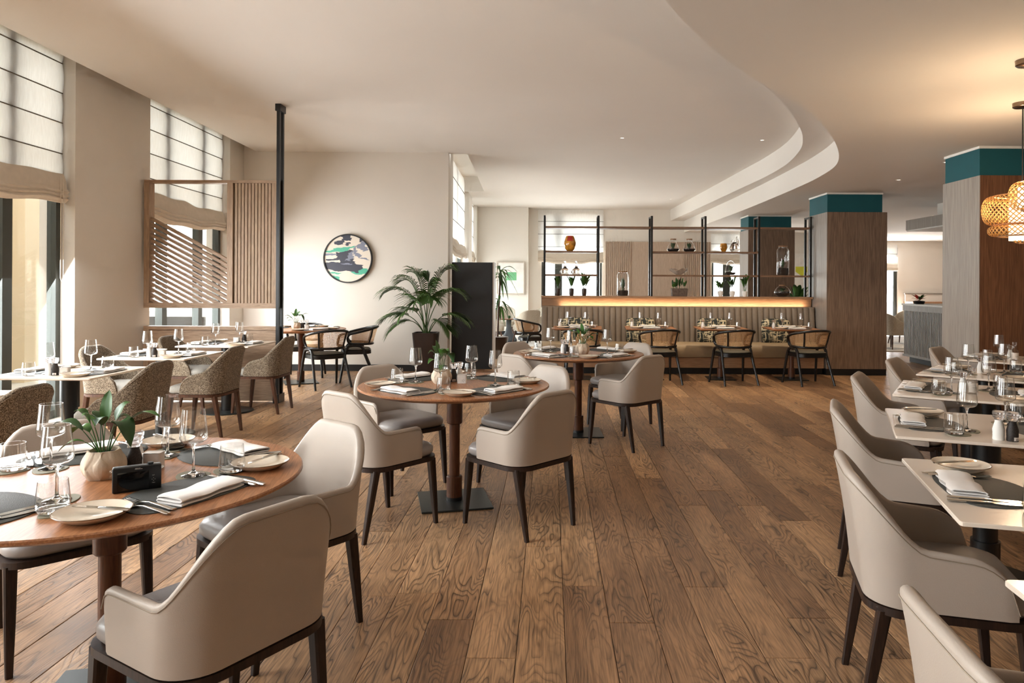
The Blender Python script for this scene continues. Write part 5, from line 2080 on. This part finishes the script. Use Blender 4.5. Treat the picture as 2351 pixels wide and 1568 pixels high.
# stone planter with greenery
sp = empty('stone_planter', (shelf_x(1559), ITEM_Y - 0.02, LEDGE_Z))
tag(sp, 'rough stone trough of green foliage on the ledge', 'plant')
mb = MB()
mb.hexa([(-0.12, -0.07, 0), (0.12, -0.07, 0), (0.12, 0.07, 0), (-0.12, 0.07, 0), (-0.132, -0.075, 0.13), (0.132, -0.075, 0.13), (0.132, 0.075, 0.13), (-0.132, 0.075, 0.13)])
mb.build('trough', stone_m, sp, bevel=0.008)
rnd = random.Random(4)
for k in range(26):
    x, y = rnd.uniform(-0.11, 0.11), rnd.uniform(-0.05, 0.05)
    tall = rnd.uniform(0.06, 0.2) * (1 - 3 * abs(x))
    mb = MB()
    leaf_blade(mb, (x, y, 0.125), (x * 1.35 + rnd.uniform(-0.04, 0.04), y * 1.4 + rnd.uniform(-0.04, 0.02), 0.14 + tall), 0.03, 0.018, stem=0.2, n=6)
    mb.build('leaf', leaf_m if k % 2 else leaf_d, sp, smooth=60)

# ------------------------------------------------------------------ cushions on the banquette


def cushion_mat():
    m, nd, lk, p = new_mat('brushstroke_fabric')
    tc = N(nd, 'ShaderNodeTexCoord')

    def nz(scale, loc):
        mp = N(nd, 'ShaderNodeMapping')
        mp.inputs['Scale'].default_value = scale
        mp.inputs['Location'].default_value = loc
        lk.new(tc.outputs['Object'], mp.inputs['Vector'])
        n = N(nd, 'ShaderNodeTexNoise')
        n.inputs['Scale'].default_value = 1
        n.inputs['Detail'].default_value = 3
        lk.new(mp.outputs[0], n.inputs['Vector'])
        return n
    a, b = nz((40, 1, 10), (0, 0, 0)), nz((9, 1, 42), (4, 0, 2))
    mn = N(nd, 'ShaderNodeMath', operation='MAXIMUM')
    lk.new(a.outputs['Fac'], mn.inputs[0])
    lk.new(b.outputs['Fac'], mn.inputs[1])
    r = ramp(nd, [(0.0, lin(34, 38, 38)), (0.52, lin(44, 50, 48)), (0.56, lin(150, 140, 112)), (0.62, lin(216, 204, 172)), (1.0, lin(222, 210, 182))])
    lk.new(mn.outputs[0], r.inputs['Fac'])
    lk.new(r.outputs['Color'], p.inputs['Base Color'])
    p.inputs['Roughness'].default_value = 0.9
    return m


cush_m = cushion_mat()


def cushion(w=0.47, h=0.40, t=0.07):
    rings = []
    n = 24
    for s in (-1, -0.8, -0.45, 0, 0.45, 0.8, 1):
        k = sqrt(max(0, 1 - s * s))
        ring = []
        for i in range(n):
            a = 2 * pi * i / n
            c, q = cos(a), sin(a)
            x = math.copysign(abs(c) ** 0.35, c) * w / 2
            z = math.copysign(abs(q) ** 0.35, q) * h / 2
            pinch = 0.55 + 0.45 * k
            ring.append((x * pinch, s * t, z * pinch))
        rings.append(ring)
    mb = MB()
    mb.loft(rings, True, True, True)
    return mb.build('throw_cushion', cush_m, None, 70)


P_CUSH = Proto(cushion())
P_CUSH.root['category'] = 'cushion'
for i, (x, y) in enumerate(((0.40, 11.27), (1.43, 11.25), (2.56, 11.25), (3.57, 11.25))):
    o = P_CUSH.place((x, y - 0.02, 0.66), 0, 'dark and cream brushstroke cushion behind the %s banquette table' % ORD[i], 'brushstroke cushions on the banquette')
    o.rotation_euler = (radians(-12), 0, radians((-4, 6, -8, 3)[i]))

# ------------------------------------------------------------------ far lounge


def tub_chair(name, mat, legm, s=1.0):
    root = empty(name)
    root['category'] = 'chair'
    mb, seam = shell_mesh(arm_z=0.60, back_z=0.78, lean=0.06, rise0=0.05, rise1=0.45, tip=0.10, base=0.30)
    mb.build('shell', mat, root, smooth=70)
    plan = rounded_plan(0.25, -0.22, 0.27, 0.10, 0.10)
    mb = MB()
    mb.loft([[(x, y, z) for x, y in scale_plan(plan, d)] for z, d in ((0.30, 0.02), (0.32, 0.0), (0.40, 0.0), (0.44, 0.03), (0.45, 0.12))], True, True, True)
    mb.build('seat_cushion', mat, root, smooth=60)
    for tx, ty in ((0.18, -0.17), (-0.18, -0.17), (0.18, 0.18), (-0.18, 0.18)):
        mb = MB()
        mb.tube([(tx, ty, 0.31), (tx * 1.3, ty * 1.3, 0.0)], [0.022, 0.012], 8)
        mb.build('leg', legm, root, smooth=60)
    return root


P_TUB = Proto(tub_chair('lounge_chair', tweed_lt, walnut_leg))
for (x, y, fx, fy, lab) in ((-0.55, 16.3, -0.5, 0.8, 'pale oatmeal lounge chair with its back turned left of the banquette'),
                            (-1.35, 16.1, 0.9, 0.3, 'pale lounge chair partly hidden behind the black cabinet'),
                            (-1.15, 17.9, 0.1, -1, 'pale lounge chair beyond the concrete side table'),
                            (-0.35, 17.6, -0.7, -0.6, 'pale lounge chair farthest back at left of the banquette'),
                            (7.45, 15.5, 0.9, 0.35, 'cream lounge chair between the column and the ribbed counter'),
                            (7.35, 16.9, 0.4, -0.9, 'cream lounge chair with patterned cushion beyond the column'),
                            (8.35, 16.8, -0.8, -0.5, 'cream lounge chair behind the ribbed counter'),
                            (7.9, 18.3, -0.2, -1, 'quilted cream chair farthest back in the right-hand lounge')):
    P_TUB.place((x, y, 0.012), face_rz(fx, fy), lab, 'pale lounge chairs')
st = empty('side_table', (-0.98, 16.75, 0.012))
tag(st, 'round side table with bell-shaped concrete base in the far lounge', 'table')
MB().lathe([(0.0001, 0.53), (0.24, 0.53), (0.24, 0.55), (0.0001, 0.55)], 32).build('tabletop', terracotta, st, 40)
MB().lathe([(0.0001, 0), (0.18, 0.0), (0.2, 0.04), (0.17, 0.10), (0.09, 0.22), (0.06, 0.34), (0.058, 0.53), (0.0001, 0.53)], 28).build('base', concrete, st, 40)
tag(MB().lathe([(0.0001, 0.562), (0.03, 0.562), (0.036, 0.60), (0.03, 0.63), (0.0001, 0.63)], 16).build('candle_cup', leaf_d, None, 50), 'small green cup on the concrete side table', 'cup').location = (-0.97, 16.72, 0.0)
tag(MB().box(-1.75, 0.9, 15.6, 18.9, 0.0, 0.012).build('lounge_rug', rug_m), 'pale grey rug under the far left lounge chairs', 'rug')
tag(MB().box(6.6, 9.6, 14.9, 19.2, 0.0, 0.012).build('lounge_rug', rug_m), 'pale rug beyond the ribbed counter', 'rug')
lt = empty('lounge_table', (7.0, 16.2, 0.012))
tag(lt, 'brown-topped lounge table glimpsed past the column edge', 'table')
MB().lathe([(0.0001, 0.70), (0.40, 0.70), (0.40, 0.73), (0.0001, 0.73)], 32).build('tabletop', terracotta, lt, 40)
MB().lathe([(0.2, 0.0), (0.2, 0.02), (0.03, 0.03), (0.03, 0.70)], 20).build('base', black_m, lt, 40)
# framed picture on the far wall
fa = empty('framed_print', (-1.08, 19.17, 1.53))
tag(fa, 'pale framed print with a green square on the far wall', 'picture')
mb = MB()
for (a, b, c, d) in ((-0.38, 0.38, 0.41, 0.44), (-0.38, 0.38, -0.44, -0.41), (-0.38, -0.35, -0.41, 0.41), (0.35, 0.38, -0.41, 0.41)):
    mb.box(a, b, -0.03, 0.02, c, d)
mb.build('frame', oak_frame, fa)
MB().box(-0.35, 0.35, -0.012, 0.0, -0.41, 0.41).build('paper', paper_m, fa)
MB().box(-0.11, 0.16, -0.014, -0.0125, -0.06, 0.16).build('green_square', green_m, fa)
ya = empty('framed_print', (6.9, 19.56, 1.75))
tag(ya, 'framed print with a yellow shape seen past the shelf end', 'picture')
MB().box(-0.42, 0.42, -0.02, 0.02, -0.5, 0.5).build('paper', paper_m, ya)
mb = MB()
mb.loft([[(-0.16, y, 0.14), (0.16, y, 0.14), (0.16, y, 0.0), (0.02, y, -0.13), (-0.16, y, 0.0)] for y in (-0.024, -0.021)], True, True, True)
mb.build('yellow_shape', yellow_m, ya)
# drooping dracaena behind the black cabinet
dr = empty('dracaena', (-0.98, 13.2, 0))
tag(dr, 'drooping green dracaena peeking out behind the black cabinet', 'plant')
MB().lathe([(0.0001, 0), (0.16, 0), (0.2, 0.4), (0.0001, 0.4)], 24).build('planter', planter_m, dr, 40)
MB().tube([(0, 0, 0.4), (0.02, 0, 1.0), (0.05, 0, 1.6)], 0.018, 8).build('trunk', walnut_leg, dr, 60)
rnd = random.Random(2)
for k in range(46):
    a = rnd.uniform(0, 2 * pi)
    L = rnd.uniform(0.18, 0.36)
    z0 = rnd.choice((1.6, 1.55, 1.45, 1.05, 0.95))
    mb = MB()
    leaf_blade(mb, (0.04, 0, z0), (0.04 + L * cos(a), L * sin(a), z0 - rnd.uniform(-0.02, 0.42)), 0.22, 0.022, stem=0.05, n=8)
    mb.build('leaf', leaf_m if k % 3 else leaf_d, dr, smooth=60)
# foliage behind the right end of the shelf
upright_plant('floor_plant', 'green leafy plant showing behind the right end of the shelf', (4.38, 12.6, 0), [(0.0001, 0), (0.12, 0), (0.15, 0.3), (0.16, 0.75), (0.15, 0.85)], planter_m, 14, 0.55, 0.28, 0.05, seed=21)

# ribbed counter and canopy on the right
ct = empty('ribbed_counter', (6.5, 9.6, 0))
tag(ct, 'grey ribbed counter with stone top behind the right-hand column', 'counter')
MB().box(0.03, 0.85, 0.03, 3.47, 0.1, 1.0).build('body', grey_wood, ct)
MB().box(0.08, 0.8, 0.08, 3.4, 0.0, 0.1).build('plinth', black_base, ct)
MB().box(-0.01, 0.9, -0.02, 3.52, 1.03, 1.06).build('stone_top', trim_m, ct)
MB().box(0.0, 0.86, 0.0, 3.5, 0.93, 1.03).build('top_band', grey_wood, ct)
MB().box(0.0, 0.86, 0.0, 3.5, 0.1, 0.14).build('base_band', grey_wood, ct)
mb = MB()
y = 0.02
while y < 3.46:
    mb.box(0.0, 0.03, y, y + 0.03, 0.14, 0.93)
    y += 0.05
x = 0.05
while x < 0.84:
    mb.box(x, x + 0.03, 0.0, 0.03, 0.14, 0.93)
    x += 0.05
tag(mb.build('ribs', grey_wood, ct), kind='stuff')
cp = empty('counter_canopy', (6.45, 9.6, 2.37))
tag(cp, 'grey wood-clad canopy hanging over the ribbed counter', 'canopy')
MB().box(0, 1.2, 0, 3.3, 0.02, 0.2).build('cladding', grey_wood, cp)
MB().box(0.01, 1.19, 0.01, 3.29, 0.0, 0.02).build('soffit', trim_m, cp)
MB().box(0.3, 0.9, 0.5, 2.8, 0.2, 0.45).build('hanger_box', ceil_m, cp)
fl = empty('flower_arrangement', (6.62, 12.75, 1.06))
tag(fl, 'orange and green flower arrangement on the ribbed counter', 'flowers')
MB().lathe([(0.0001, 0), (0.08, 0), (0.1, 0.05), (0.06, 0.06), (0.0001, 0.06)], 20).build('bowl', black_m, fl, 40)
rnd = random.Random(6)
for k in range(12):
    a = rnd.uniform(0, 2 * pi)
    mb = MB()
    leaf_blade(mb, (0, 0, 0.05), (0.14 * cos(a), 0.12 * sin(a), 0.06 + rnd.uniform(0.0, 0.14)), 0.04, 0.025, stem=0.2, n=5)
    mb.build('petal' if k % 2 else 'leaf', red_v if k % 2 else leaf_m, fl, smooth=60)
wl = empty('wall_bench', (11.45, 22.9, 0))
tag(wl, 'pale panelled bench against the far right wall', 'bench')
MB().box(0, 2.5, -0.5, 0.08, 0.0, 0.82).build('bench_body', plaster_w, wl)
MB().box(-0.02, 2.5, -0.52, 0.08, 0.82, 0.87).build('oak_rail', ban_wood, wl)
MB().box(0.0, 2.5, 0.0, 0.08, 0.87, 1.1).build('back_panel', plaster_w, wl)
MB().box(-0.03, 2.5, -0.02, 0.08, 1.1, 1.14).build('cap_rail', grey_wood, wl)

# rattan chair outside the window
oc = empty('outdoor_rattan_chair', (-6.6, 10.6, -0.1))
tag(oc, 'fan-backed rattan chair outside the window behind the slat screen', 'chair')
mb = MB()
mb.tube([(0.55 * cos(a), 0, 0.45 + 0.75 * sin(a)) for a in [pi * i / 24 for i in range(25)]], 0.02, 6)
mb.build('back_hoop', rattan_hoop, oc, smooth=60)
for i in range(2, 23):
    a = pi * i / 24
    MB().tube([(0.16 * cos(a), 0, 0.45), (0.55 * cos(a), 0, 0.45 + 0.75 * sin(a))], 0.009, 5).build('spoke', rattan_hoop, oc, smooth=60)
MB().lathe([(0.0001, 0.38), (0.42, 0.38), (0.45, 0.42), (0.42, 0.46), (0.0001, 0.47)], 24, 0, -0.35).build('seat', rattan_rope, oc, 40)
for (x, y) in ((0.3, -0.1), (-0.3, -0.1), (0.28, -0.6), (-0.28, -0.6)):
    MB().tube([(x, y, 0.4), (x * 1.15, y, 0.0)], 0.02, 6).build('leg', rattan_hoop, oc, smooth=60)
oc.rotation_euler = (0, 0, radians(35))

# ------------------------------------------------------------------ rattan pendants


def uv_lathe(prof, seg, mat, name, parent, us=1.0):
    verts, faces, uvs = [], [], []
    L = [0]
    for i in range(1, len(prof)):
        L.append(L[-1] + sqrt((prof[i][0] - prof[i - 1][0]) ** 2 + (prof[i][1] - prof[i - 1][1]) ** 2))
    for i, (r, z) in enumerate(prof):
        for j in range(seg + 1):
            a = 2 * pi * j / seg
            verts.append((r * cos(a), r * sin(a), z))
            uvs.append((j / seg * us, L[i]))
    for i in range(len(prof) - 1):
        for j in range(seg):
            p = i * (seg + 1) + j
            faces.append((p, p + 1, p + seg + 2, p + seg + 1))
    me = bpy.data.meshes.new(name)
    me.from_pydata(verts, [], faces)
    ul = me.uv_layers.new(name='UVMap')
    for lp in me.loops:
        ul.data[lp.index].uv = uvs[lp.vertex_index]
    me.polygons.foreach_set('use_smooth', [True] * len(me.polygons))
    me.materials.append(mat)
    return link(name, me, parent)


def bulge(r_in, r_out, z0, z1, n=8):
    return [(r_in + (r_out - r_in) * sin(pi * i / n) ** 0.6, z0 + (z1 - z0) * (1 - cos(pi * i / n)) / 2) for i in range(n + 1)]


def pendant(loc, tiers, label, zc):
    root = empty('rattan_pendant', loc)
    tag(root, label, 'lamp', 'rattan pendants')
    MB().lathe([(0.0001, 2.82 - zc), (0.07, 2.82 - zc), (0.07, 2.79 - zc), (0.064, 2.785 - zc), (0.0001, 2.785 - zc)], 28).build('canopy', bronze, root, 40)
    ztop = max(t[3] for t in tiers)
    MB().tube([(0, 0, 2.79 - zc), (0, 0, ztop)], 0.005, 6).build('cord', black_m, root, 60)
    for (ri, ro, z0, z1) in tiers:
        t = uv_lathe(bulge(ri, ro, z0, z1, 14), 48, rattan, 'woven_tier', root, 2 * pi * ro)
        for z in (z0, z1):
            MB().tube([(ri * cos(2 * pi * i / 40), ri * sin(2 * pi * i / 40), z) for i in range(40)], 0.006, 6, loop=True).build('hoop', rattan_hoop, t, 60)
    dr_ = min(0.09, 0.5 * tiers[0][1])
    zs = (min(t[2] for t in tiers) + 0.02, ztop - 0.03)
    MB().lathe([(0.0001, zs[0]), (dr_, zs[0]), (dr_, zs[1]), (0.0001, zs[1])], 28).build('diffuser', lamp_core, root, 40)
    d = bpy.data.lights.new('pendant_bulb', 'POINT')
    d.energy = 20
    d.color = WARM
    d.shadow_soft_size = 0.03
    lo = bpy.data.objects.new('pendant_bulb', d)
    COL.objects.link(lo)
    lo.parent = root
    lo.location = (0, 0, ztop + 0.03)
    return root


pendant((3.665, 5.52, 1.93), [(0.19, 0.275, -0.055, 0.17), (0.16, 0.235, -0.145, -0.06), (0.02, 0.06, -0.20, -0.15)], 'wide tiered rattan pendant lamp over the right-hand tables', 1.93)
pendant((3.00, 4.47, 1.965), [(0.03, 0.105, -0.09, 0.09)], 'small round rattan pendant lamp nearest the viewer', 1.965)

# ------------------------------------------------------------------ recessed downlights


def downlight(x, y, z, label, power, target=None, angle=95):
    o = MB().lathe([(0.022, -0.001), (0.03, -0.004), (0.034, 0.0)], 20).build('downlight', trim_m, None, 40)
    tag(o, label, 'downlight', 'recessed ceiling downlights')
    o.location = (x, y, z)
    MB().lathe([(0.0001, 0.0), (0.023, -0.0005)], 20).build('lens', down_m, o)
    if power:
        spot_light('downlight_beam', (x, y, z - 0.02), target or (x, y, 0), power, (1.0, 0.80, 0.58), angle, 0.05)


DL = [(1.0, 10.0, Z_TRAY, 'downlight above the left half of the banquette', 130), (3.0, 10.1, Z_TRAY, 'downlight above the right half of the banquette', 130),
      (4.56, 8.2, Z_LOW, 'downlight beside the big right-hand column', 40), (4.7, 9.6, Z_LOW, 'downlight in front of the banquette column', 40)]
for (x, y, z, lab, pw) in DL:
    downlight(x, y, z, 'small recessed ' + lab, pw)
downlight(7.8, 14.5, Z_LOW, 'small recessed downlight in the right-hand lounge ceiling', 60)
downlight(8.4, 16.5, Z_LOW, 'small recessed downlight deeper in the right-hand lounge ceiling', 60)
downlight(2.9, 17.2, Z_TRAY, 'small recessed downlight in the far tray ceiling', 40)
